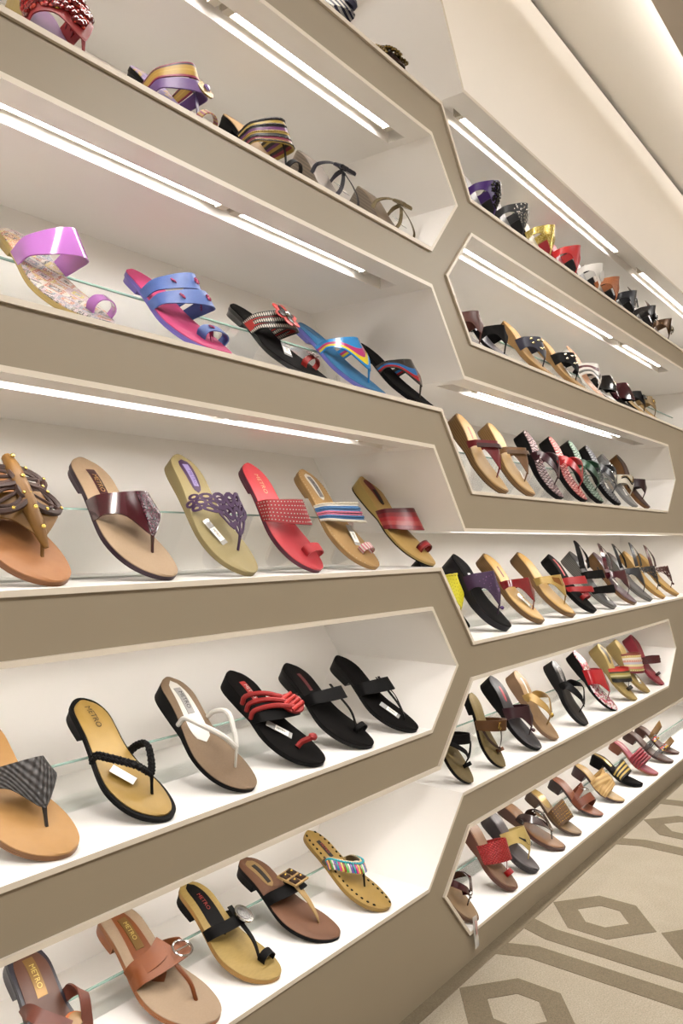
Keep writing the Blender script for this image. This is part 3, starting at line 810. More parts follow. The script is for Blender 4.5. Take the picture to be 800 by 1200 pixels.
    def tag(self, u=.62, s=-.1, rot=12, w=.019, l=.058, h=.006, word='METRO'):   # clear price tag on the footbed
        c = self.P(u, s, h); q = math.radians(rot); a = np.array([math.sin(q), math.cos(q), -.12]); b = np.array([math.cos(q), -math.sin(q), 0])
        mb = MB()
        def slab(c0, hw, hl, z):
            v = [c0 + b * x * hw + a * y * hl + np.array([0, 0, zz]) for zz in (0, z) for x, y in ((-1, -1), (1, -1), (1, 1), (-1, 1))]
            return v, [(0, 3, 2, 1), (4, 5, 6, 7), (0, 1, 5, 4), (1, 2, 6, 5), (2, 3, 7, 6), (3, 0, 4, 7)]
        o = mk('price_tag', *slab(c, w / 2, l / 2, .0006), CLEAR, self.root)
        st = mk('sticker', *slab(c + a * l * .1 + np.array([0, 0, .0008]), w * .44, l * .26, .0003), PAPER, o)
        v, f = text_mesh(word); sz = w * .34; out = []
        for x, y, _ in v: out.append(c + a * (l * .1 - l * .2 + x * sz * .62) - b * (y - .5) * sz + np.array([0, 0, .0014]))
        mk('lettering', out, f, INK, o)
        return o
    def card(self, u=.6, s=-.3, rot=30, w=.022, l=.045, h=.008):
        c = self.P(u, s, h); q = math.radians(rot); a = np.array([math.sin(q), math.cos(q), -.1]); b = np.array([math.cos(q), -math.sin(q), .15])
        v = [c + b * x * w / 2 + a * y * l / 2 + np.array([0, 0, z]) for z in (0, .0006) for x, y in ((-1, -1), (1, -1), (1, 1), (-1, 1))]
        return mk('price_tag', v, [(0, 3, 2, 1), (4, 5, 6, 7), (0, 1, 5, 4), (1, 2, 6, 5), (2, 3, 7, 6), (3, 0, 4, 7)], PAPER, self.root)
    def slingback(self, mat, ua=.30, h=.06, w=.010, ub=-.02):
        h *= .58; c = [(ua, -1.0, .01), (ua * .6, -1.1, h * .6), (.05, -.7, h * .95), (ub, 0, h), (.05, .7, h * .95), (ua * .6, 1.1, h * .6), (ua, 1.0, .01)]
        return self.ribbon(c, w, mat, 'heel_strap')

# shared looks
BLK = M('0b0909', .65, spec=.12); BLKS = M('0b0908', .9, 'suede', '151211', spec=.1); BLKP = M('0a0909', .2, coat=.4, spec=.3); RUB = M('100e0d', .6, spec=.2)
TAN = M('c9a070', .5, 'leather', 'b48a5a'); BEIGE = M('c4ab88', .6, 'suede', 'b39a78'); GOLD = M('c9a552', .32, metal=.55); BRONZE = M('8a6a3c', .35, metal=.5)
CHROME = M('d8d6d2', .15, metal=1.); BRASS = M('d8b560', .22, metal=1.); MAROON = M('4a0f1c', .16, 'leather', '3a0a16', coat=.7); RED = M('b3151c', .4, 'leather', '9a0f17')
CORK = M('a8824f', .8, 'suede', '7d5c33'); DKBR = M('3a2118', .4, 'leather', '2c1811'); BROWN = M('6e4128', .45, 'leather', '5a3320'); GREY = M('6f6a66', .5, 'leather', '5f5a57')
CREAM = M('dcc78e', .45, 'leather', 'cdb67a'); WHT = M('ece8e0', .4); STRAW = M('b79a55', .6, 'straw', '9c8043'); TAUPES = M('8d755b', .75, 'suede', '7b644c')
SANDY = M('d8b67e', .55, 'leather', 'c9a468'); SILVER = M('a9a6a3', .3, metal=.7); DRED = M('7a1016', .4, 'leather')

# ---- bright colours shelf
s = Sandal('L3', 'mosaic print sandal with glossy lilac patent instep band and toe ring', (113, 373), (3, 256), name='toe_ring_sandal', hh=.016,
           ins=M(['cfc2b4', 'b8664a', '4b4a52', 'cdb65e', 'b79aa8', '80889c', 'd6ccc0', '5a5650', 'c9855c', 'a8a4ac'], .6, 'mosaic'), mid=M('c2a766', .5), style='block')
P1 = M('c579cf', .12, coat=.9); s.band(.30, .44, .062, .056, P1); s.toe_ring(P1, .86, .019, h=.028)
s = Sandal('L3', 'pink sandal with two blue straps dotted with pink stars', (256.5, 409), (153.5, 310), name='toe_ring_sandal', hh=.016, ins=M('d0437c', .6, 'leather', 'c2386f'), mid=M('7d6fc4', .4))
DEN = M('4d66a8', .5, 'ustripes', n=1) if 0 else M('4c63a6', .4, 'suede', '5d7cc0'); PK = M('b0245f', .5)
a = s.band(.30, .39, .058, .054, DEN); b = s.band(.43, .52, .050, .046, DEN)
def star(s, q, r, mat):
    p, n = q; t, n, bb = frame_of((1, .3, 0), n); mb = MB()
    for k in range(8):
        d = t * math.cos(k * math.pi / 4) + bb * math.sin(k * math.pi / 4); mb.add(*tube_vf([p + n * .0022, p + d * r + n * .0015], .0011, 5))
    return mb.build('star_stitching', mat, s.root)
for sf in (a, b):
    for q in (.16, .42, .68): star(s, s.at(sf, q, .5), .007, PK)
r = s.toe_ring(DEN, .80, .022, s0=-.98, s1=.05, h=.024); star(s, s.at(r, .6, .5), .006, PK); s.post((.84, -.3), .02, PK, .12)
s = Sandal('L3', 'black sandal with studded straps and red and black leather flower', (372.5, 438), (271, 349), name='toe_ring_sandal', hh=.018, ins=BLKS, mid=BLKP)
RD2 = M('c4342f', .4, 'leather'); ST1 = M('191614', .45, 'dots', 'd9d2c4', n=210., m=1., r=.12)
for k, u in enumerate((.27, .325, .38)): s.band(u, u + .042, .05 - k * .004, .048 - k * .004, ST1)
a = s.band(.29, .40, .046, .042, RD2, name='lining_strap')
p, n = s.at(a, .50, .35); n = np.array([.7, .3, .6]); s.flower(p + n * .010, n, .036, 6, RD2, CHROME); s.flower(p + n * .015, n, .026, 4, BLKP, CHROME, 'inner_flower')
r = s.toe_ring(RD2, .82, .014, s0=-.7, s1=.0, h=.026); p, n = s.at(r, .6, .5); s.flower(p + n * .003, n, .014, 5, M('5b3a36', .4), CHROME); s.tag(.62, -.15, 30)
s = Sandal('L3', 'blue sandal with blue, magenta and yellow layered patent strap', (442.5, 457.5), (350, 373.5), hh=.014, ins=M('1f628f', .55, 'suede', '2b74a3'), mid=M('6f6fc2', .4))
s.yoke(.36, .46, .05, M(['2c86c6', 'b83a75', 'e3cd2c', '2c86c6'], .15, 'stripes', coat=.6, pos=[0, .34, .6, .82]), post=(.82, -.3)); s.patch(.06, .24, .010, .008, M('2a5f86', .4), name='heel_label')
s = Sandal('L3', 'black sandal with charcoal, blue and red layered patent strap', (500, 472), (420, 397), hh=.014, ins=BLKS, mid=BLK)
s.yoke(.38, .48, .045, M(['3a3735', '2f6fae', 'b5232b', '3a3735'], .18, 'stripes', coat=.6, pos=[0, .34, .6, .82]), post=(.83, -.3))

# ---- lattice and toe ring shelf
s = Sandal('L4', 'tan thong sandal with studded brown leather butterfly ornament', (57, 684), (-38, 528), hh=.02, ins=M('bd8352', .55, 'leather', 'a86f42'), mid=M('8a5a34', .5), W=1.08)
WNG = M('4a3028', .5, 'leather'); MUS = M('8f6428', .5, 'leather')
a = s.yoke(.38, .56, .045, MUS, post=(.80, -.28))
for sg in (-1, 1):                                     # wings with open slots
    for (cu, cs, ru, rs) in ((.42, .62, .10, .30), (.56, .52, .09, .26)):
        c = np.array(s.P(cu, sg * cs - .15, .052)); t, n, b = frame_of((sg * .8, -.25 if cu < .5 else .35, -.25), (0, .1, 1)); mb = MB()
        for e, ex in ((.036, 0), (.023, 0)):
            pts = [c + t * e * math.cos(q) + b * e * .62 * math.sin(q) for q in np.linspace(0, 2 * math.pi, 22, endpoint=False)]
            mb.add(*tube_vf(pts, .0052 if e > .03 else .0028, 6, True))
        mb.add(*tube_vf([c - t * .034, c + t * .034], .003, 6))
        mb.build('butterfly_wing', WNG, s.root, True)
        s.studs([(c + t * .036 * math.cos(q) + b * .022 * math.sin(q) + n * .004, n) for q in np.linspace(0, 6.28, 6)], .0033, BRASS, 'wing_studs')
bp = catmull([s.P(.30, -.16, .058), s.P(.42, -.17, .062), s.P(.56, -.2, .054), s.P(.70, -.25, .034), s.P(.80, -.28, .018)], 12)
v, f = tube_vf(bp, [.006, .0105, .012, .010, .004], 10) if 0 else tube_vf(bp, list(np.interp(np.linspace(0, 1, 12), [0, .15, .5, .8, 1], [.008, .011, .013, .010, .004])), 10); mk('butterfly_body', v, f, MUS, s.root, True)
s.studs([(bp[i] + np.array([0, 0, .012]), np.array([0, -.3, 1])) for i in (1, 4, 7, 9)], .0042, BRASS, 'body_studs')
s = Sandal('L4', 'beige thong sandal with maroon patent and snakeskin strap', (190, 678), (90, 534), hh=.018, ins=M('bfa384', .65, 'suede', 'b29676'), mid=M('3a2430', .5))
a = s.yoke(.36, .52, .048, MAROON, post=(.79, -.3)); s.overlay(a, .22, .52, .04, .96, M('5a2333', .25, 'snake', '2a0d17'), 'snakeskin_overlay')
s.patch(.12, .33, .009, .009, MAROON, oval=False, name='heel_label'); s.text(.17, .010, M('c9a36a', .5))
s = Sandal('L4', 'khaki thong sandal with purple cut-out lattice strap', (287, 675), (205, 534), hh=.02, ins=M('b0a070', .65, 'suede', 'a39263'), mid=M('9c8c60', .6), style='wedge')
PUR = M('51305c', .55, 'leather', '45284f'); s.yoke(.36, .50, .05, PUR, post=(.80, -.3), lattice=(8, 3, .5)); s.patch(.05, .34, .017, .011, PUR, name='heel_patch'); s.patch(.1, .29, .007, .006, M('b6a5dc', .4), h=.0034, oval=False, name='heel_label'); s.text(.16, .008, M('7a66a8', .5), h=.0046); s.tag(.66, .3, -22)
s = Sandal('L4', 'coral red sandal with silver dotted red band and toe loop', (366, 670), (287, 543), name='toe_ring_sandal', hh=.014, ins=M('cc3f48', .55, 'leather', 'c23740'), mid=M('5a2033', .5))
a = s.band(.36, .53, .045, .040, M('9a1019', .6, 'leather', '8c0d16')); s.studs(s.grid_pts(a, 26, 6, .03, .97, .1, .9), .0014, M('e8e0d6', .2, metal=.5), 'silver_dots'); s.toe_ring(M('c63a42', .45), .82, .012, s0=-.98, s1=-.05, h=.022, tilt=.03); s.text(.12, .012, M('d9b98a', .5), h=.003)
s = Sandal('L4', 'tan sandal with blue, pink and cream braided woven band', (434, 666), (351, 550), name='toe_ring_sandal', hh=.016, ins=M('bb9560', .6, 'suede', 'ae8853'), mid=M('a5814f', .6))
s.band(.37, .51, .045, .041, M(['e6dfcf', '3d6a9c', '5b84b4', '6b5a74', 'd9738c', '3d6a9c', 'e6dfcf'], .7, 'stripes')); br = M('ddd5c2', .7)
for u in (.372, .505): s.braid(s.arch(u, .046 - (u - .37) * .095), .005, br, 'edge_braid', 16)
for u, c in ((.41, '3f6f9f'), (.44, 'cf7088'), (.47, '3f6f9f')): s.braid(s.arch(u, .0465 - (u - .37) * .095), .0055, M(c, .7), 'braid', 16)
s.patch(.05, .33, .016, .010, WHT); s.patch(.09, .30, .006, .006, M('8c8a8c', .5), h=.0034, oval=False, name='heel_label'); s.text(.13, .008, INK, h=.0045); s.toe_ring(M(['d9738c', 'e6dfcf'], .6, 'ustripes', n=140.), .83, .018, s0=-.7, s1=.0, h=.022)
s.studs([(s.P(u, sg * .93, .002), np.array([0, 0, 1])) for u in np.linspace(.04, .95, 34) for sg in (-1, 1)], .0008, M('e6dcc4', .6), 'stitching'); s.tag(.68, -.35, 8)
s = Sandal('L4', 'golden tan sandal with red ombre fabric band and toe ring', (502.5, 664), (421, 559.5), name='toe_ring_sandal', hh=.03, ins=M('d6b06a', .5, 'leather', 'c9a25c'), mid=M('bfa25c', .5), out=BLK, style='wedge', tf=.008, point=.5)
RO = M(['5d0f18', '8c1a22', 'b0242a', 'b84a48', '8c1f28'], .3, 'stripes'); s.band(.38, .56, .046, .042, RO, k=1.03); s.toe_ring(RO, .82, .020, s0=-.85, s1=-.15, h=.026); s.patch(.04, .34, .017, .010, M('7c121b', .5)); s.patch(.17, .33, .006, .006, INK, h=.0034, oval=False, name='heel_label')

# ---- black thong shelf
s = Sandal('L5', 'tan thong sandal with wide charcoal woven strap', (68, 1008), (-45, 840), hh=.03, W=1.1, ins=M('c2945a', .5, 'leather', 'b5874d'), mid=M('8a5f38', .5), style='block')
WV = M('332d2b', .5, 'weave', '141110', n=160., m=7.); s.yoke(.40, .52, .05, WV, post=(.80, -.25), Mv=6)
s = Sandal('L5', 'gold footbed sandal rimmed in black with braided black thong', (190, 964.5), (90, 819), hh=.03, rim=.1, ins=M('b6944e', .45, 'leather', 'a9873f'), mid=BLK, W=1.02)
s.thong(BLK, .46, .036, (.80, -.30), .030, .014, 'braid'); s.text(.10, .011, M('3d2f18', .6), h=.003); s.card(.63, .2, -35)
s = Sandal('L5', 'taupe sandal with plain white thong and white heel patch', (288, 933), (193, 799), hh=.03, ins=TAUPES, mid=BLK, style='wedge', tf=.009)
s.thong(WHT, .38, .044, (.80, -.30), .034, .010, 'tube'); s.patch(.04, .56, .014, .024, WHT); s.patch(.12, .34, .008, .008, M('a9a6a4', .5), h=.0035, oval=False, name='heel_label'); s.text(.16, .009, INK, h=.0046)
s = Sandal('L5', 'black sandal with red corded straps gathered in a red buckle', (371, 901.6), (267, 790), name='toe_ring_sandal', hh=.026, ins=BLKS, mid=BLK, style='wedge')
RD3 = M('a81f1c', .6, 'suede', '8e1714')
a = s.band(.36, .49, .044, .04, BLK, name='lining_strap'); p, n = s.at(a, .44, .5); n = np.array([.5, .1, .86]); p = p + n * .006; v, f = disc_vf(p, n, (0, 1, .1), .030, .020, .006, 24, .002); bk = mk('buckle', v, f, RD3, s.root, True)
t, n, b = frame_of((0, 1, .1), n)
for u, q in ((.32, -.018), (.385, 0), (.45, .018)):
    e = p + t * q + n * .004; c0, c1 = s.P(u, 1.04, -.004), s.P(u, 1.03, .016); v, f = tube_vf(catmull([c0, c1, c1 * .62 + e * .38 + np.array([0, 0, .010]), c1 * .25 + e * .75 + np.array([0, 0, .006]), e], 18), .0055, 8); mk('strap', v, f, RD3, s.root, True)
for q in (-.018, -.006, .006, .018):
    v, f = tube_vf([p + t * q + n * .010 + b * .015, p + t * q + n * .010 - b * .015], .0042, 8); mk('buckle_rib', v, f, M('c02a24', .5), bk, True)
v, f = tube_vf(catmull([s.P(.80, .12, .003), s.P(.80, -.05, .014), s.P(.82, -.2, .024), s.P(.83, -.32, .030)], 10), .006, 8); mk('toe_loop', v, f, RD3, s.root, True); v, f = ball_vf(s.P(.83, -.36, .030), .010, (0, 0, 1), .8, 10); mk('toe_knot', v, f, RD3, s.root, True)
s.patch(.14, .33, .008, .008, M('b02420', .5), oval=False, name='heel_label'); s.text(.18, .009, WHT, h=.0036); s.tag(.62, .1, -38, .020, .06)
s = Sandal('L5', 'all black sandal with broad strap and narrow strip to toe loop', (429.6, 874.8), (333, 776), name='toe_ring_sandal', hh=.03, ins=BLKS, mid=RUB, heel_u=.3)
s.band(.36, .45, .045, .042, BLK); s.ribbon([(.44, -.45, .044), (.56, -.42, .042), (.70, -.36, .034), (.80, -.28, .014), (.83, -.25, .002)], .010, BLK, 'centre_strip'); s.toe_ring(BLK, .82, .012, s0=-.9, s1=-.25, h=.022); s.patch(.15, .34, .005, .005, M('5a1418', .5), oval=False, name='heel_label')
s = Sandal('L5', 'all black thong sandal with wide instep strap and clear tag', (483, 855.5), (392.5, 766.7), hh=.03, ins=BLKS, mid=RUB, heel_u=.3)
s.band(.36, .47, .042, .040, BLK); s.ribbon([(.46, -.3, .043), (.60, -.30, .036), (.72, -.30, .026), (.82, -.28, .012), (.85, -.28, .0)], .011, BLK, 'centre_strip'); s.ribbon([(.40, -1.0, .02), (.62, -.75, .03), (.80, -.3, .016)], .006, BLK, 'side_strip'); s.tag(.72, .05, -22, .02, .055)

# ---- plaque and fringe shelf
s = Sandal('L6', 'brown thong with round cabochon on dark navy rimmed sandal', (118, 1290), (18, 1110), hh=.035, rim=.16, ins=M('5f3a2a', .45, 'leather', '54301f'), mid=M('23202c', .4), W=1.05)
BR3 = M('6b3626', .45, 'leather', '5a2a1d'); s.thong(BR3, .40, .042, (.78, -.28), .030, .022, 'flat', bow=.0); s.plate(s.P(.62, -.22, .036), (0, -.1, 1), .017, .017, M('b5622e', .4), th=.004); s.plate(s.P(.62, -.22, .041), (0, -.1, 1), .012, .012, M('9c7a54', .5), name='cabochon'); s.patch(.12, .36, .009, .009, BRONZE, oval=False, name='heel_label'); s.text(.17, .009, M('d9c06a', .4), h=.0036)
s = Sandal('L6', 'beige sandal with orange tan strap and round silver buckle', (245, 1215), (123, 1072), hh=.035, W=1.08, ins=M('b29a80', .65, 'suede', 'a48b70'), mid=M('a5673a', .5), heelm=M('9c5a2c', .5))
OT = M('8c4a1a', .5, 'leather', '7c4016'); s.patch(.04, .62, .016, .026, OT); a = s.band(.42, .52, .046, .050, OT, du=.10); s.ribbon([(.50, 1.02, -.004), (.52, .9, .02), (.55, .3, .045), (.52, -.25, .054)], .034, OT, 'lower_strap'); v, f = tube_vf(catmull([s.P(.54, -.15, .05), s.P(.66, -.1, .044), s.P(.76, -.22, .026), s.P(.82, -.28, .0)], 14), .004, 8); mk('centre_cord', v, f, M('7c4016', .45), s.root, True)
p, n = s.at(a, .46, .6); n = np.array([.45, .05, .9]); s.buckle(p + n * .006, n, .018, .018, CHROME, r=.002); s.patch(.15, .38, .009, .009, BRONZE, h=.0036, oval=False, name='heel_label'); s.text(.19, .009, M('d9c06a', .4), h=.0046)
s = Sandal('L6', 'straw yellow sandal with black strap and silver oval medallion', (319.5, 1146), (214.5, 1030), name='toe_ring_sandal', hh=.032, ins=STRAW, mid=M('b58a48', .6), heelm=BLK, W=1.02)
s.patch(.03, .52, .016, .020, BLK); a = s.band(.38, .46, .038, .042, BLK, du=.06); p, n = s.at(a, .45, .5); n = np.array([.45, .05, .9]); p = p + n * .006; s.plate(p + n * .001, n, .016, .023, CHROME, th=.004, dome=.001, name='medallion'); s.plate(p + n * .0055, n, .011, .017, M('8d8a88', .3, 'confetti' if 0 else 'snake', '55524f', metal=.6, scale=2.), th=.001, name='medallion_face')
s.ribbon([(.45, -.3, .046), (.58, -.28, .042), (.72, -.24, .03), (.82, -.2, .004)], (.014, .008), BLK, 'centre_strip'); s.toe_ring(BLK, .82, .011, s0=-.82, s1=-.2, h=.022, tilt=.02); s.text(.16, .009, M('a33028', .5), h=.0036)
s = Sandal('L6', 'brown sandal with square tan plaque of four dark studs', (391, 1099), (283, 1002.5), hh=.03, ins=M('7b5238', .6, 'suede', '6e4830'), mid=BLK, W=1.02, tf=.008)
a = s.band(.36, .45, .038, .042, BLK, du=.04); p = s.P(.50, -.28, .052); t, n, b = frame_of((1, .1, 0), (0, -.12, 1)); BE = M('b5945f', .5, 'leather')
s.patch(.05, .36, .017, .012, BE); s.patch(.12, .32, .005, .005, INK, h=.0034, oval=False, name='heel_label')
v = [p + t * x * .024 + b * y * .026 + n * z for z in (0, .004) for x, y in ((-1, -1), (1, -1), (1, 1), (-1, 1))]; pq = mk('plaque', v, box_vf((0, 0, 0), (1, 1, 1))[1], BE, s.root)
for x in (-1, 1):
    for y in (-1, 1):
        c = p + t * x * .0115 + b * y * .0125 + n * .004; v = [c + t * i * .009 * k + b * j * .0095 * k + n * z for z, k in ((0, 1), (.0035, .8)) for i, j in ((-1, -1), (1, -1), (1, 1), (-1, 1))]
        sq = mk('stud_square', v, box_vf((0, 0, 0), (1, 1, 1))[1], DKBR, pq); vv, ff = ball_vf(c + n * .0035, .0035, n, 1.); mk('stud', vv, ff, BRASS, pq, True)
s.ribbon([(.55, -.30, .046), (.68, -.28, .032), (.78, -.26, .012), (.81, -.26, 0)], (.022, .006), BE, 'centre_strip'); s.ribbon([(.44, -1.02, .0), (.5, -.9, .026), (.53, -.5, .044)], .014, BLK, 'side_strip')
s = Sandal('L6', 'gold flat sandal with black dashes and multicoloured bead fringe', (451, 1064), (358, 971), hh=.006, style='flat', ins=M('b3924c', .5, 'leather', 'a4833f'), mid=M('a4833f', .5), W=.98)
mb = MB()
for u in np.linspace(.05, .96, 18):
    for sg in (-1, 1):
        if u > .93 and sg > 0: continue
        q0, q1 = s.P(u - .012, sg * .74, .0024), s.P(u + .012, sg * .74, .0024); mb.add(*tube_vf([q0, (q0 + q1) / 2, q1], [.0012, .0026, .0012], 6))
mb.build('dash_stitches', BLK, s.root)['kind'] = 'stuff'; s.patch(.14, .34, .006, .006, INK, oval=False, name='heel_label'); s.text(.18, .007, M('b3342c', .5), h=.0036)
c = [(.36, 1.03, -.003), (.38, 1.0, .014), (.50, .55, .030), (.60, -.1, .040), (.58, -.6, .038), (.48, -1.0, .02), (.42, -1.03, -.003)]
s.ribbon(c, .016, M('6d5a3a', .5, 'leather')); s.ribbon([(x[0] - .02, x[1] * .99, x[2] + .002) for x in c], .006, M('c9b489', .6), 'lining')
C = catmull([s.P(*x) for x in c], 44); cols = ['1f8f9c', 'd0357f', 'e6c85a', '8a2b26', '54b04a', 'e6e0d4', '6a4fa0']
s.studs([(C[i] + np.array([0, 0, .004]), np.array([0, 0, 1])) for i in range(3, 36)], .0032, M('2a9aa8', .2), 'turquoise_beads')
for k, col in enumerate(cols):
    mb = MB()
    for i in range(4 + k, 32, len(cols)):
        q = C[i] + np.array([0, 0, .002]); mb.add(*tube_vf([q, q + np.array([.002, .009, -.003]), q + np.array([.003, .019, -.010])], .0026, 6))
    mb.build('bead_fringe', M(col, .25), s.root, True)['kind'] = 'stuff'
s.post((.72, -.18), .028, BLK, .06)

# ---- beaded party shelf
s = Sandal('L2', 'purple wedge sandal with chunky red jewelled instep band', heel=(20, -6), L=.28, hh=.05, tf=.012, style='wedge', name='wedge_sandal', ins=M('7a5a78', .6, 'suede', '6d4f6b'), mid=M('b39a5c', .5, 'straw', '9c8448'))
a = s.yoke(.34, .50, .055, M('8a1a1c', .5), post=(.80, -.25)); RB = [M('9a1518', .15), M('6b0c10', .12), M('c23a2a', .2), M('b98a34', .2, metal=.8)]
for k, m in enumerate(RB): s.studs(s.scatter(a, (60, 50, 60, 34)[k], b1=.75), (.0055, .0075, .0042, .0035)[k], m, 'jewels')
s = Sandal('L2', 'lilac print sandal with gold embroidered band and jewelled medallion', heel=(157, 78), L=.27, hh=.02, name='toe_ring_sandal', ins=M(['8a7aa8', 'c9b06a', '9a8ab4', 'b9a5c4'], .5, 'confetti'), mid=BLK)
s.band(.34, .43, .058, .054, M(['8e1f4a', '1f1a3a', 'b5913f', 'c4a04c', 'b5913f', '8e1f4a'], .4, 'stripes', pos=[0, .08, .18, .45, .55, .86])); a = s.band(.44, .53, .045, .042, M('6b4a86', .4)); p, n = s.at(a, .34, .4)
s.plate(p + n * .001, n, .017, .023, M('b59a5c', .35, 'snake', '7a6230', metal=.6), name='medallion'); v, f = ball_vf(p + n * .006, .008, n, .8, 8); mk('jewel', v, f, M('a68ad0', .08, coat=1.), s.root, True); s.ribbon([(.52, -.5, .044), (.66, -.4, .034), (.78, -.3, .006)], .009, M('4d3468', .4), 'centre_strip'); s.toe_ring(M(['8e1f4a', 'c4a04c'], .4, 'ustripes', n=120.), .82, .014, h=.026)
s = Sandal('L2', 'nude sandal with black, gold and purple corded instep band', heel=(264, 134), L=.27, hh=.03, name='toe_ring_sandal', ins=M('c39f72', .55, 'leather'), mid=BLK)
s.band(.36, .55, .058, .052, M(['2a2320', 'b59a4a', '1d1a1c', '6b2f6a', 'b59a4a', '241f1e', '8a2a4a', 'b59a4a'], .4, 'stripes'));
for u in (.37, .41, .46, .50, .54): s.braid(s.arch(u, .0585 - (u - .36) * .115), .005, M('2c2528' if u != .46 else 'b08f45', .4), 'cord', 18)
s.ribbon([(.54, -.5, .05), (.68, -.4, .034), (.80, -.3, .004)], .008, BLK, 'centre_strip'); s.toe_ring(BLK, .83, .012, h=.028)
BOW = M('3b3a44', .25, metal=.4)
for hx, lab, sm, bm_ in (((348, 175), 'pewter wedge sandal with dark metallic bow on thin straps', M('8d8178', .35, metal=.4), BOW), ((418, 217), 'taupe wedge sandal with small pale gold bow on thin straps', M('8f7c66', .4, metal=.2), M('9d8c6a', .25, metal=.6))):
    s = Sandal('L2', lab, heel=hx, L=.26, hh=.045, tf=.012, style='wedge', name='wedge_sandal', ins=sm, mid=M('6b5f52', .5, 'layers', '8a7b68'))
    s.ribbon([(.40, 1.02, -.004), (.42, 1.04, .02), (.50, .4, .046), (.58, -.2, .048)], .010, bm_); s.ribbon([(.40, -1.02, -.004), (.42, -1.06, .02), (.50, -.7, .042), (.58, -.25, .048)], .010, bm_)
    s.ribbon([(.58, -.2, .048), (.66, .1, .036), (.74, .5, .018), (.76, .8, .0)], .009, bm_, 'side_strip'); s.ribbon([(.58, -.25, .048), (.70, -.5, .036), (.78, -.75, .018), (.80, -.9, .0)], .009, bm_, 'side_strip')
    s.bow(s.P(.58, -.22, .049), (0, -.2, 1), .028, bm_); s.tag(.66, -.1, 10, .018, .05, h=.02)

# ---- topmost shelf
s = Sandal('L1', 'slide with navy and cream zebra striped strap and knot', X=1.37, pitch=40, L=.27, hh=.02, name='slide_sandal', ins=M('8a8aa0', .5), mid=M('6d6a80', .5), ytoe=.02)
ZB = M(['e6e0d2', '1f1f3e'], .4, 'ustripes', n=75., slant=1.2, b=0); a = s.band(.42, .66, .055, .05, ZB); p, n = s.at(a, .42, .75); v, f = ball_vf(p + n * .004, .016, n, .8, 12); mk('knot', v, f, M('23233f', .4), s.root, True)
s = Sandal('L1', 'brown sandal with cluster of bronze and amber bead rosettes', X=1.60, pitch=36, L=.27, hh=.02, ins=M('6a5048', .5), mid=DKBR, ytoe=.02)
a = s.band(.40, .62, .045, .042, DKBR); s.thong(DKBR, .5, .03)
for q, rr in ((.30, .020), (.52, .019), (.72, .016)):
    p, n = s.at(a, q, .5); s.studs([(p + n * .006 + np.array([math.cos(k) * rr, math.sin(k) * rr, 0]), n) for k in np.linspace(0, 6.28, 10)] + [(p + n * .008 + np.array([math.cos(k) * rr * .55, math.sin(k) * rr * .55, 0]), n) for k in np.linspace(0, 6.28, 7)], .0055, M('7d6428', .25, metal=.5), 'bead_rosette'); v, f = ball_vf(p + n * .010, .007, n, .8); mk('jewel', v, f, M('b5793a', .1), s.root, True)

# ---- mules on the highest far shelf
def mule(X, label, strap, ins=M('6f6a68', .45), mid=RUB, pitch=55, h=.066, u0=.40, u1=.62, L=.265, deco=None, post=True):
    s = Sandal('R2', label, X=X, pitch=pitch, L=L, hh=.045, tf=.012, style='wedge', name='wedge_sandal', ins=ins, mid=mid, ytoe=.035)
    a = s.yoke(u0, u0 + .10, h, strap, post=(.80, -.3)) if post else s.band(u0, u1, h, h * .85, strap)
    if deco: deco(s, a)
    return s
mule(2.11, 'purple satin mule with black sequin side trim', M('3f1a6b', .35), deco=lambda s, a: s.studs(s.scatter(a, 110, .30, .62, .05, .95), .0042, M('2c2a2a', .15, metal=.7), 'sequins'))
mule(2.305, 'black mule sprinkled with silver sequins', M('141214', .5), deco=lambda s, a: s.studs(s.scatter(a, 120, .2, .75), .0026, CHROME, 'sequins'))
mule(2.52, 'gold glitter mule with thong strap', M('b79a3a', .3, 'glitter', 'f0dc90', metal=.7, thr=.55), ins=M('c9bfa8', .5))
mule(2.75, 'bright red leather mule with red lining', M('c0181a', .4), ins=M('8a1a2a', .5), mid=M('8f1520', .45))
mule(2.98, 'white mule with round white button ornament', WHT, ins=M('8f8c8c', .5), deco=lambda s, a: s.plate(s.at(a, .42, .6)[0], s.at(a, .42, .6)[1], .020, .020, M('f0eeea', .3), name='button'))
mule(3.17, 'orange tan dotted leather mule', M('a8602c', .5, 'dots', '7a3f18', n=120., m=6., r=.04), ins=M('a39a90', .5))
mule(3.39, 'dark navy pleated mule with small crystal edge', M('1d1d26', .4, 'stripes' if 0 else None), ins=M('6b645f', .5), deco=lambda s, a: s.studs([s.at(a, .5, q) for q in np.linspace(.05, .9, 9)], .0028, CHROME, 'crystals'))
def rose(m1):
    def d(s, a):
        p, n = s.at(a, .42, .7); s.flower(p + n * .004, n, .022, 6, m1, m1, 'rosette'); s.flower(p + n * .010, n, .014, 5, m1, m1, 'rosette_heart'); s.slingback(DKBR, .32, .06)
    return d
mule(3.66, 'charcoal slingback with dark metallic rosette', M('2a2526', .3), ins=M('5a4e4e', .4), deco=rose(M('2c2b30', .2, metal=.5)))
mule(3.92, 'bronze slingback with antique gold rosette', M('5a4028', .3, metal=.4), ins=M('5f4f4c', .4), deco=rose(M('6b5428', .3, metal=.6)))

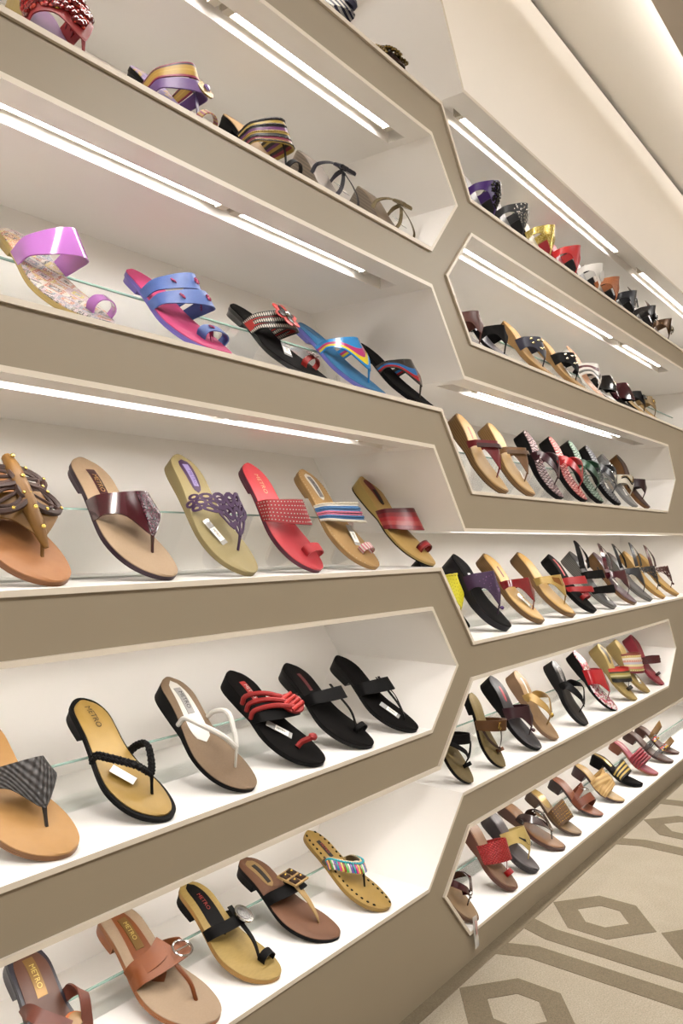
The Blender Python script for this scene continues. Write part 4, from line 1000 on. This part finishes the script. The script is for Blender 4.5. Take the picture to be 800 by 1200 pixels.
# ---- studded cork shelf
s = Sandal('R3', 'reddish brown leather thong sandal beside the slanted niche end', X=2.03, pitch=46, L=.26, hh=.03, ins=M('8a8078', .5), mid=BLK); s.yoke(.40, .55, .052, M('5c2a1c', .4, 'leather'), post=(.80, -.3))
s = Sandal('R3', 'black suede thong sandal with shiny grey footbed', X=2.19, pitch=46, L=.26, hh=.03, ins=M('77747a', .3), mid=BLK); s.yoke(.42, .56, .05, BLKS, post=(.80, -.3))
CK = M('b58d52', .7, 'leather', 'a67e45')
s = Sandal('R3', 'cork sandal with navy strap and eight square gold studs', heel=(587, 374), L=.265, hh=.03, tf=.014, style='wedge', ins=CK, mid=CORK, name='thong_sandal'); a = s.yoke(.36, .53, .046, M('1d1c30', .5), post=(.80, -.3)); s.studs(s.grid_pts(a, 4, 2, .25, .72, .2, .58), .006, M('e0cc8e', .2, metal=.9), 'square_studs', .5)
s = Sandal('R3', 'cork sandal with black strap and pale square studs', heel=(629, 393), L=.265, hh=.03, tf=.014, style='wedge', ins=CK, mid=CORK); a = s.yoke(.36, .53, .046, BLK, post=(.80, -.3)); s.studs(s.grid_pts(a, 4, 2, .25, .72, .2, .58), .006, M('e6dcc0', .2, metal=.8), 'square_studs', .5); s.tag(.66, -.1, 10)
s = Sandal('R3', 'peach sandal with white framed maroon and grey colour block strap', heel=(662, 404), L=.265, hh=.035, ins=M('d09c78', .5), mid=WHT); s.yoke(.36, .55, .046, M(['e6e0d8', '5a1a24', 'e6e0d8', '5f5d58', 'e6e0d8'], .3, 'stripes'), post=(.80, -.3), postm=WHT)
s = Sandal('R3', 'black glossy sandal with gathered wide strap', X=3.17, pitch=46, L=.26, hh=.03, ins=WHT, mid=BLK, name='slide_sandal'); s.band(.36, .58, .048, .04, BLKP, puff=.004)
s = Sandal('R3', 'dark maroon patent sandal with broad closed strap', X=3.38, pitch=46, L=.26, hh=.03, ins=BLK, mid=BLK, name='slide_sandal'); s.band(.34, .62, .048, .038, M('3a0f1a', .15, coat=.7), puff=.004)
s = Sandal('R3', 'tan sandal with black strap and small black bow', X=3.56, pitch=47, L=.265, hh=.03, ins=M('bd9a63', .5), mid=BLK); a = s.yoke(.38, .52, .045, BLK, post=(.80, -.3)); s.bow(*s.at(a, .42, .5), .022, BLKP)
s = Sandal('R3', 'tan cork sandal with olive gold buckled strap', X=3.72, pitch=47, L=.265, hh=.03, ins=M('bd9a63', .5), mid=WHT); a = s.yoke(.38, .54, .045, M('7a5f30', .45, 'leather'), post=(.80, -.3)); s.buckle(*s.at(a, .42, .4), .010, .010, BRASS)

# ---- massage footbed shelf
FB = M('c7a26a', .55, 'leather', 'b8935c')
for toe, heel, lab, m in (((587, 578), (531.5, 485), 'tan comfort thong sandal with dark red strap', M('8c1520', .35, 'leather', '6d0f18')), ((619, 580.6), (568, 495), 'tan comfort thong sandal with tan brown strap', M('8a6038', .4, 'leather', '74502c'))):
    s = Sandal('R4', lab, toe, heel, hh=.035, tf=.016, style='wedge', rim=.05, ins=FB, mid=M('8f6b3c', .6, 'layers', '6b4d28'), out=M('5f4526', .6)); s.yoke(.36, .44, .048, m, post=(.80, -.32))
    s.ribbon(s.arch(.42, .049)[1:-1], .014, M('3a1416' if 'red' in lab else '5a4028', .4), 'strap_inlay')
    if 'red' in lab: s.patch(.20, .34, .004, .004, M('b03a34', .5), oval=False, name='heel_label')
    else: s.card(.72, -.35, 10, .012, .03)
for toe, heel, lab, c, cc, mm in (((652.5, 584), (610, 504), 'maroon massage footbed thong sandal with ribbed strap', '3a0d18', '9a7a78', M('3a0f1a', .35, 'leather')), ((681, 587.6), (639, 511.6), 'bright red massage footbed thong sandal', 'a3161d', 'd08a80', M('b01a20', .35)),
                                  ((700, 589.6), (662, 516), 'dark green massage footbed thong sandal', '0f3320', '7f9880', M('123f24', .4)), ((721, 590.6), (682, 521), 'black massage footbed sandal with silver ringed strap', '161618', '88888c', M('26262a', .35))):
    s = Sandal('R4', lab, toe, heel, hh=.035, tf=.016, style='wedge', rim=.04, ins=M(c, .45, 'waves', cc), mid=BLK)
    s.thong(mm, .40, .044, (.80, -.28), .030, .030, 'flat')
    if 'ringed' in lab:
        for k in (.46, .54, .62, .70): s.buckle(s.P(k, -.35 + (k - .46) * .6, .050 - (k - .46) * .09), (0, -.2, 1), .008, .008, CHROME, r=.0018)
        s.tag(.66, .1, 10, .02, .05)
s = Sandal('R4', 'silver grey sandal with cream strap and black and gold cord', (742, 593), (702, 531), hh=.03, tf=.012, style='wedge', ins=M('9a9896', .4, 'leather'), mid=M('7f7d7c', .4)); a = s.yoke(.40, .56, .048, M('cfc6b4', .45), post=(.80, -.28))
for off, m in ((.012, BLK), (.0, BRASS)):
    v, f = tube_vf([s.at(a, q, .30 + off * 12 + .16 * math.sin(q * 16))[0] + s.at(a, q, .4)[1] * .002 for q in np.linspace(.15, .8, 40)], .0018, 6); mk('cord_trim', v, f, m, s.root, True)
s.tag(.7, .2, 5)
s = Sandal('R4', 'dark brown wedge thong sandal with wooden heel', (756, 594), (719, 531.6), hh=.045, tf=.014, style='wedge', ins=M('4a2a1e', .45, 'leather'), mid=M('8a5f30', .5, 'grainwood', '6b4520'), name='wedge_sandal'); s.yoke(.44, .60, .046, M('32151a', .3, 'leather'), post=(.82, -.28))

# ---- comfort sandal shelf
s = Sandal('R5', 'yellow perforated suede sandal with black footbed', (541, 728), (486, 645), ytoe=.12, hh=.035, tf=.02, style='wedge', ins=BLKS, mid=BLK); YL = M('d6cc1e', .6, 'dots', '8a8412', n=110., m=9., r=.03); s.yoke(.30, .50, .056, YL, post=(.82, -.3)); s.braid(s.arch(.305, .056), .005, M('e6dc30', .5), 'edging', 3)
s = Sandal('R5', 'black sandal with purple speckled suede strap', (590, 740.6), (526, 654), hh=.04, tf=.02, style='wedge', ins=BLKS, mid=M('19151d', .6)); a = s.yoke(.30, .46, .056, M('36123e', .7, 'suede', '2c0d33'), post=(.80, -.3)); s.studs(s.scatter(a, 40, .2, .8, .1, .8), .0014, M('b98ac4', .2, metal=.6), 'specks'); v, f = ball_vf(s.P(.79, -.3, .024), .007, (0, -.2, 1), .9); mk('jewel', v, f, M('5a3a78', .1), s.root, True); s.patch(.28, .36, .007, .007, WHT, oval=False, name='heel_label')
HB = M('d1a860', .5, 'leather', 'c39a52'); SB = M('7d5c34', .6, 'layers', '5c4222')
s = Sandal('R5', 'tan comfort sandal with glossy dark red strap and tag', (631, 732), (563.5, 651), hh=.03, tf=.016, style='wedge', rim=.06, ins=HB, mid=SB); s.yoke(.40, .50, .05, M('7f1018', .14, 'leather', '6a0c14', coat=.7), post=(.82, -.34)); s.patch(.22, .36, .004, .004, M('6b1f24', .5), oval=False, name='heel_label'); s.tag(.70, -.2, -25)
s = Sandal('R5', 'tan comfort sandal with gold strap and amber window insets', (668, 725), (603, 650), hh=.03, tf=.016, style='wedge', rim=.06, ins=HB, mid=SB); a = s.yoke(.40, .50, .05, M('b39552', .35, 'leather', 'a5853f', metal=.2), post=(.82, -.34))
for q in (.38, .60):
    g = [s.at(a, q + da, b) for da, b in ((-.08, .15), (.08, .15), (.08, .52), (-.08, .52))]; v = [p + n * .0012 for p, n in g] + [p - n * .001 for p, n in g]; mk('amber_inset', v, box_vf((0, 0, 0), (1, 1, 1))[1], M('7a4a1e', .2), s.root)
s = Sandal('R5', 'black footbed slide with red cross straps', (693, 718), (639, 650.6), hh=.03, tf=.014, style='wedge', ins=BLKS, mid=BLK, name='slide_sandal'); RD5 = M('a31a1c', .45); s.band(.40, .50, .046, .046, RD5); s.band(.56, .63, .042, .038, RD5, du=-.06); s.patch(.10, .38, .006, .006, M('b52420', .5), oval=False, name='heel_stripe'); s.toe_ring(RD5, .76, .016, s0=-.9, s1=.2, h=.026)
s = Sandal('R5', 'grey sole slingback with black cut-out straps', (717, 711.4), (664, 645.6), hh=.045, tf=.014, style='wedge', ins=M('4d4a48', .5), mid=M('55524e', .5, 'layers', '8a8780'), name='slingback_sandal'); s.slingback(BLKS, .34, .075, .022); s.band(.36, .46, .05, .048, BLKS); s.band(.60, .70, .044, .036, BLKS); s.ribbon([(.44, -.3, .052), (.53, -.3, .050), (.62, -.3, .044)], .018, BLKS, 'centre_strip'); s.tag(.82, -.1, 20, .016, .04)
s = Sandal('R5', 'maroon slingback thong with brown stitched sole', (741, 705.6), (692, 645.6), hh=.04, tf=.014, style='wedge', ins=M('5c4248', .4), mid=M('7a5630', .5, 'layers', '5c3f20'), name='slingback_sandal'); s.slingback(MAROON, .36, .07, .016); s.yoke(.38, .48, .048, MAROON, post=(.82, -.3)); s.tag(.55, .2, -15)
s = Sandal('R5', 'grey footbed slingback with navy black strap', (760, 701.6), (709, 645.6), hh=.035, tf=.014, style='wedge', ins=M('56524f', .45), mid=M('3a3836', .5, 'layers', '9a968e'), name='slingback_sandal'); s.slingback(BLK, .36, .07, .014); s.yoke(.36, .46, .05, M('1a1a1e', .4), post=(.82, -.3))
for toe, heel, lab, c in (((775, 697.6), (728, 643), 'honey tan slingback with black lace-cut strap', '171313'), ((791, 694.6), (746, 646), 'honey tan slingback with brown lace-cut strap', '4a2014')):
    m = M(c, .5, 'leather'); s = Sandal('R5', lab, toe, heel, hh=.03, tf=.014, style='wedge', ins=HB, mid=M('a37c42', .5), name='slingback_sandal'); s.slingback(m, .36, .075, .016); s.yoke(.36, .46, .05, m, post=(.82, -.3), lattice=(7, 3, .5)); v, f = ball_vf(s.P(.80, -.3, .022), .007, (0, -.2, 1), .9); mk('knot', v, f, m, s.root, True)

# ---- wedge shelf
OL = M('7d6a3a', .6, 'straw', '6a5830'); 
s = Sandal('R6', 'olive straw sandal with black criss-cross thong behind slanted edge', (547, 915), (503, 822), hh=.02, ins=OL, mid=BLK); s.thong(BLK, .46, .04, (.80, -.3), .03, .012, 'flat'); s.toe_ring(BLK, .80, .010, s0=-.9, s1=-.3, h=.020); s.band(.36, .46, .05, .048, BLK)
s = Sandal('R6', 'olive straw sandal with brown buckled cuff and thong strips', (585, 896.6), (549, 810), hh=.02, ins=OL, mid=BLK); a = s.band(.34, .46, .056, .054, M('6b4420', .45, 'leather')); s.buckle(*s.at(a, .62, .5), .008, .010, BRASS); s.ribbon([(.46, -.55, .050), (.58, -.45, .044), (.70, -.38, .030), (.82, -.3, .002)], .009, DKBR, 'centre_strip'); s.ribbon([(.46, .9, .01), (.62, .5, .014), (.74, .0, .016), (.78, -.4, .016)], .007, DKBR, 'side_strip'); s.toe_ring(M('7a4a2a', .45), .79, .010, s0=-.95, s1=-.3, h=.018)
s = Sandal('R6', 'black sandal with dark maroon strap and small knot', (628, 880.6), (571, 794), hh=.04, tf=.012, style='wedge', ins=M('241f22', .5), mid=BLK, heel_u=.3); s.yoke(.40, .54, .046, M('320d18', .35, 'leather'), post=(.80, -.3)); v, f = ball_vf(s.P(.79, -.3, .022), .007, (0, -.2, 1), .9); mk('knot', v, f, MAROON, s.root, True); s.patch(.16, .36, .006, .006, M('a33a40', .5), name='heel_label')
s = Sandal('R6', 'beige sandal with folded golden fabric straps', (648, 863.8), (600, 783), hh=.035, tf=.012, style='wedge', ins=M('a5835a', .5, 'leather'), mid=M('8a6c50', .5)); GF = M('c09c58', .4, 'leather', 'b08b48'); s.thong(GF, .38, .042, (.78, -.32), .032, .026, 'flat'); s.post((.78, -.32), .03, GF, .16, 'knot'); s.patch(.12, .36, .004, .004, WHT, oval=False, name='heel_label'); v, f = ball_vf(s.P(.72, -.32, .034), .009, (0, -.2, 1), .9); mk('ornament', v, f, BRASS, s.root, True)
s = Sandal('R6', 'plain black leather sandal with wide crossed thong', (683, 847), (644, 771), hh=.035, tf=.012, style='wedge', ins=M('1c1a1a', .4), mid=RUB); s.thong(BLK, .38, .044, (.80, -.30), .032, .026, 'flat'); s.patch(.10, .34, .012, .010, M('8c8784', .35), name='heel_patch'); s.text(.13, .010, INK, h=.0034)
FLW = M(['f0e6e4', 'b01a3a', 'e6d9dc', 'd04a68', '8a2a4a', 'f4eeee', '6a8a5a'], .4, 'confetti')
s = Sandal('R6', 'red patent sandal with floral print footbed', (719, 833), (670, 763), hh=.04, tf=.010, style='wedge', ins=FLW, mid=BLK); a = s.yoke(.30, .52, .040, M('a3121c', .16, coat=.7), post=(.80, -.34)); s.patch(.05, .26, .012, .010, M('d9c9cc', .4), name='heel_patch')
STP = M(['b0241c', 'c23024', '4a4426', 'a8984a', 'c9bf90', '6b6230', '141210', '1c1816'], .5, 'stripes')
WD = M('9c8550', .6, 'straw', '86703e')
s = Sandal('R6', 'straw wedge with red, gold and black striped band', (742, 820), (698, 753.6), hh=.05, tf=.01, style='wedge', ins=M('b39a5c', .55, 'leather'), mid=WD, name='wedge_sandal'); s.band(.40, .60, .048, .042, STP); s.patch(.05, .36, .013, .010, M('2c2620', .5)); s.ribbon([(.60, -.5, .044), (.70, -.42, .034), (.80, -.35, .004)], .008, DKBR, 'centre_strip'); s.toe_ring(M('2c221c', .4), .80, .014, s0=-.75, s1=-.2, h=.022)
s = Sandal('R6', 'straw wedge with broad pastel embroidered band and tag', (757, 810), (718, 747.6), hh=.05, tf=.01, style='wedge', ins=M('b09456', .55, 'leather'), mid=WD, name='wedge_sandal'); a = s.band(.26, .56, .05, .044, M(['7d3a2a', 'c9b06a', 'd9d2c4', 'c98a80', 'b9b4bc', 'd9cf9a', 'c9786a', 'a8984a', '6b1f28'], .5, 'stripes')); s.studs(s.grid_pts(a, 16, 4), .0022, M('e0d4a8', .3), 'embroidery'); s.tag(.70, -.1, 5)
s = Sandal('R6', 'raspberry red wedge with maroon cuff band and toe bar', (774, 801), (736, 742), hh=.045, tf=.01, style='wedge', ins=M('a3303c', .5, 'leather'), mid=M('8a2030', .5), name='wedge_sandal'); a = s.band(.42, .53, .054, .052, M('4f1a1a', .5)); s.studs(s.grid_pts(a, 12, 1), .0025, M('2c1010', .4), 'rivets'); s.toe_ring(M('3a1a18', .4), .80, .012, s0=-.7, s1=-.3, h=.022)

# ---- mules on the lowest shelf
s = Sandal('R7', 'tan sandal with crossed maroon patent straps and hanging tag', (554, 1084), (503, 1004), hh=.02, tf=.012, rim=.08, ins=M('ab8c66', .5, 'leather'), mid=M('6b4a30', .5), style='wedge'); s.thong(MAROON, .44, .042, (.80, -.3), .03, .018, 'flat'); s.ribbon([(.66, .25, .03), (.70, -.2, .034), (.74, -.7, .02)], .014, MAROON, 'cross_strap'); s.plate(s.P(.72, -.32, .034), (0, -.2, 1), .006, .006, CHROME, name='stud')
s = Sandal('R7', 'brown comfort sandal with wide bright red woven strap', (600, 1052.5), (543, 968), name='toe_ring_sandal', hh=.03, tf=.014, style='wedge', rim=.08, ins=M('8c6a50', .5, 'leather'), mid=M('6b4030', .5)); RW = M('b5161a', .4, 'weave', '8a0d12', n=200., m=14.); s.band(.34, .56, .056, .05, RW); s.ribbon([(.55, -.55, .048), (.68, -.42, .034), (.80, -.32, .004)], .009, M('8c1a26', .4), 'centre_strip'); s.toe_ring(M('b5161a', .4), .80, .016, s0=-.75, s1=-.2, h=.022)
s = Sandal('R7', 'dark grey sandal with cream leather strap and ring of stitching', (626, 1020.6), (570, 950), hh=.035, tf=.016, style='wedge', rim=.08, ins=M('4f4646', .45, 'leather'), mid=M('2a2224', .5)); a = s.yoke(.34, .52, .050, M('c9b170', .45, 'leather', 'bda360'), post=(.80, -.32)); p, n = s.at(a, .42, .7); s.studs([(p + np.array([math.cos(q) * .011, math.sin(q) * .011, 0]) + n * .001, n) for q in np.linspace(0, 6.28, 13)], .0015, INK, 'stitch_ring'); mb = MB(); [mb.add(*tube_vf([s.at(a, .56 + k * .018, .5)[0] + s.at(a, .56, .5)[1] * .001, s.at(a, .56 + k * .018, .62)[0] + s.at(a, .56, .5)[1] * .001], .0012, 4)) for k in range(8)]; mb.build('stitch_line', INK, s.root)
s = Sandal('R7', 'brown sandal with glossy dark and olive wrapped thong', (659, 1001), (585, 943), hh=.03, tf=.012, style='wedge', rim=.06, ins=M('8f643c', .5, 'leather'), mid=M('4a2a1e', .45)); s.thong(M('33211f', .25, coat=.4), .38, .042, (.80, -.32), .030, .030, 'flat'); s.ribbon([(.50, -.15, .05), (.60, -.55, .046), (.70, -.55, .034), (.76, -.4, .024)], .020, M('7a5a30', .45), 'side_strip'); s.studs([(s.P(.46 + k * .03, .1, .050), np.array([0, -.1, 1])) for k in range(2)], .003, CHROME)
s = Sandal('R7', 'brown mule with gold dotted wide strap and gold heel', (678, 976), (619.5, 922), hh=.04, tf=.010, style='block', ins=M('8f7350', .5, 'leather'), mid=M('4a3424', .5), name='mule', lean=.05); s.patch(.03, .42, .022, .020, M('b3924c', .3, metal=.5)); a = s.band(.46, .72, .046, .034, M('5a3c1e', .6)); s.studs(s.grid_pts(a, 15, 6), .0017, BRASS, 'studs')
s = Sandal('R7', 'cognac brown mule with crossed straps and oval buckle', (704, 954.7), (645.6, 908), hh=.045, tf=.009, ins=M('8a5238', .45, 'leather'), mid=M('2a1c18', .45), name='mule', lean=.05); CG = M('7a3c22', .4, 'leather'); s.band(.44, .52, .046, .044, CG, du=.12); a = s.band(.60, .72, .040, .034, CG, du=-.10); p = s.P(.56, -.35, .05); s.buckle(p, (0, -.2, 1), .010, .018, CHROME, r=.002)
s = Sandal('R7', 'beige mule with criss-crossing ribbed straps', (729, 938), (673, 893), hh=.045, tf=.010, ins=M('c9a468', .45, 'leather'), mid=M('3a2020', .45), name='mule', lean=.05); BG = M(['c9a468', 'b8925a', 'd4b27a', 'b8925a', 'c9a468'], .45, 'stripes'); s.band(.42, .58, .048, .044, BG, du=.16); s.band(.48, .64, .046, .042, BG, du=-.16, puff=.004); s.band(.60, .70, .042, .036, BG, du=.08)
s = Sandal('R7', 'black mule with gold striped strap and gold heel label', (751, 919), (693, 881), hh=.045, tf=.012, style='block', ins=BLKS, mid=BLK, name='mule', lean=.05); s.patch(.03, .40, .010, .010, M('c2a04a', .3, metal=.6), oval=False, name='heel_label'); s.band(.48, .68, .046, .036, M(['15110e', 'd1b262', '15110e', 'd1b262', '15110e', 'd1b262', '15110e'], .4, 'stripes'))
s = Sandal('R7', 'rose pink mule with ribbed rose straps', (769, 907), (716, 865), hh=.045, tf=.009, ins=M('a33c50', .5, 'leather'), mid=M('8a5038', .5), name='mule', lean=.05); s.patch(.05, .36, .008, .007, M('c9948c', .4), name='heel_label')
for k in range(5): s.band(.46 + k * .05, .50 + k * .05, .046 - k * .002, .045 - k * .002, M('8f2a36', .4), puff=.005)
s = Sandal('R7', 'chocolate brown mule with bunched multicoloured bead straps', (787, 895), (732, 856), hh=.045, tf=.009, ins=M('55301f', .5, 'leather'), mid=M('472a22', .45), name='mule', lean=.05); mb = None
for u, hgt in ((.46, .048), (.66, .038)):
    for k, c in enumerate(('2a2220', 'b5401e', '8f8c9a', 'c9a03a')):
        a = s.band(u + k * .02, u + k * .02 + .012, hgt, hgt, M('2c2020', .4), N=20, Mv=2); s.studs([(s.at(a, q, .5)[0] + s.at(a, q, .5)[1] * .003, s.at(a, q, .5)[1]) for q in rng.uniform(.25, .7, 9)], .0055, M(c, .2), 'beads')
s = Sandal('R7', 'brown mule with two plain olive tan straps', (794, 882), (745, 848), hh=.045, tf=.009, ins=M('5f3a2a', .5, 'leather'), mid=M('4a2a20', .45), name='mule', lean=.05); OTN = M('8a6638', .45, 'leather'); s.band(.34, .43, .066, .064, OTN); s.band(.66, .76, .042, .038, OTN)

# ------------------------------------------------------------------ glass risers under the heels
RISER = {'L2': (.02, 1.56), 'L3': (-.1, 1.56), 'L4': (-.1, 1.60), 'L5': (-.1, 1.50), 'L6': (-.1, 1.50), 'R3': (1.95, 4.4), 'R4': (2.0, 3.6), 'R5': (2.11, 4.1), 'R6': (1.98, 3.62), 'R7': (1.95, 4.9), 'R2': (1.98, 5.0)}
RLAB = {'L2': 'beaded party sandals', 'L3': 'lilac, pink and blue sandals', 'L4': 'butterfly and coral sandals', 'L5': 'black braided and white thong sandals', 'L6': 'plaque and bead fringe sandals', 'R2': 'purple and glitter mules',
        'R3': 'studded cork sandals', 'R4': 'massage footbed sandals', 'R5': 'purple suede and lace-cut sandals', 'R6': 'straw wedge and red floral sandals', 'R7': 'beige, rose and beaded mules'}
for row, (x0, x1) in RISER.items():
    ss = ROW[row]; yr = float(np.median([s_.loc[1] + .66 * s_.L * math.cos(s_.p) for s_ in ss])); zs = SHELF[row] + BOARD + EYE; tops = []
    for s_ in ss:
        for u in np.linspace(.0, .7, 71):
            q = s_.R @ np.array([0, u * s_.L - s_.L, (s_.zb(u) if not (s_.style == 'block' and u < .28) else 0.)]) + s_.loc
            if abs(q[1] - yr) < .006: tops.append(q[2])
    zt_ = min(tops) - .002 if tops else zs + .1
    r = empty('glass_riser', (x0, yr, zs))
    L_, H_ = x1 - x0, zt_ - zs; n_ = 2
    MB().box((0, -.0025, 0), (L_, .0025, H_ - .003)).build('upright_pane', GLASS, r)
    MB().box((0, -.0025, H_ - .003), (L_, .0025, H_)).build('polished_edge', GLASS_EDGE, r)
    MB().box((0, .003, 0), (L_, .07, .004)).build('foot_pane', GLASS, r)
    tag(r, 'clear glass strip propping up the heels of the ' + RLAB[row], 'glass riser', 'glass risers on the shelves')
# a clear tag hanging over the edge of the lowest shelf
hx, hy, hz = on_y(556.5, 1074, -.012)
t = mk('price_tag', [(hx - .010, -.010, hz + EYE), (hx + .010, -.011, hz + EYE), (hx + .024, -.012, hz - .085 + EYE), (hx + .004, -.011, hz - .088 + EYE)] + [(hx - .010, -.0092, hz + EYE), (hx + .010, -.0102, hz + EYE), (hx + .024, -.0112, hz - .085 + EYE), (hx + .004, -.0102, hz - .088 + EYE)],
       [(0, 1, 2, 3), (7, 6, 5, 4), (0, 4, 5, 1), (1, 5, 6, 2), (2, 6, 7, 3), (3, 7, 4, 0)], CLEAR)
tag(t, 'clear plastic price tag hanging over the lowest shelf edge', 'tag')
sx = mk('sticker', [(hx - .001, -.0125, hz - .012 + EYE), (hx + .006, -.0125, hz - .012 + EYE), (hx + .012, -.0135, hz - .05 + EYE), (hx + .005, -.0135, hz - .051 + EYE)], [(0, 1, 2, 3)], M('d8a7a2', .5), t)
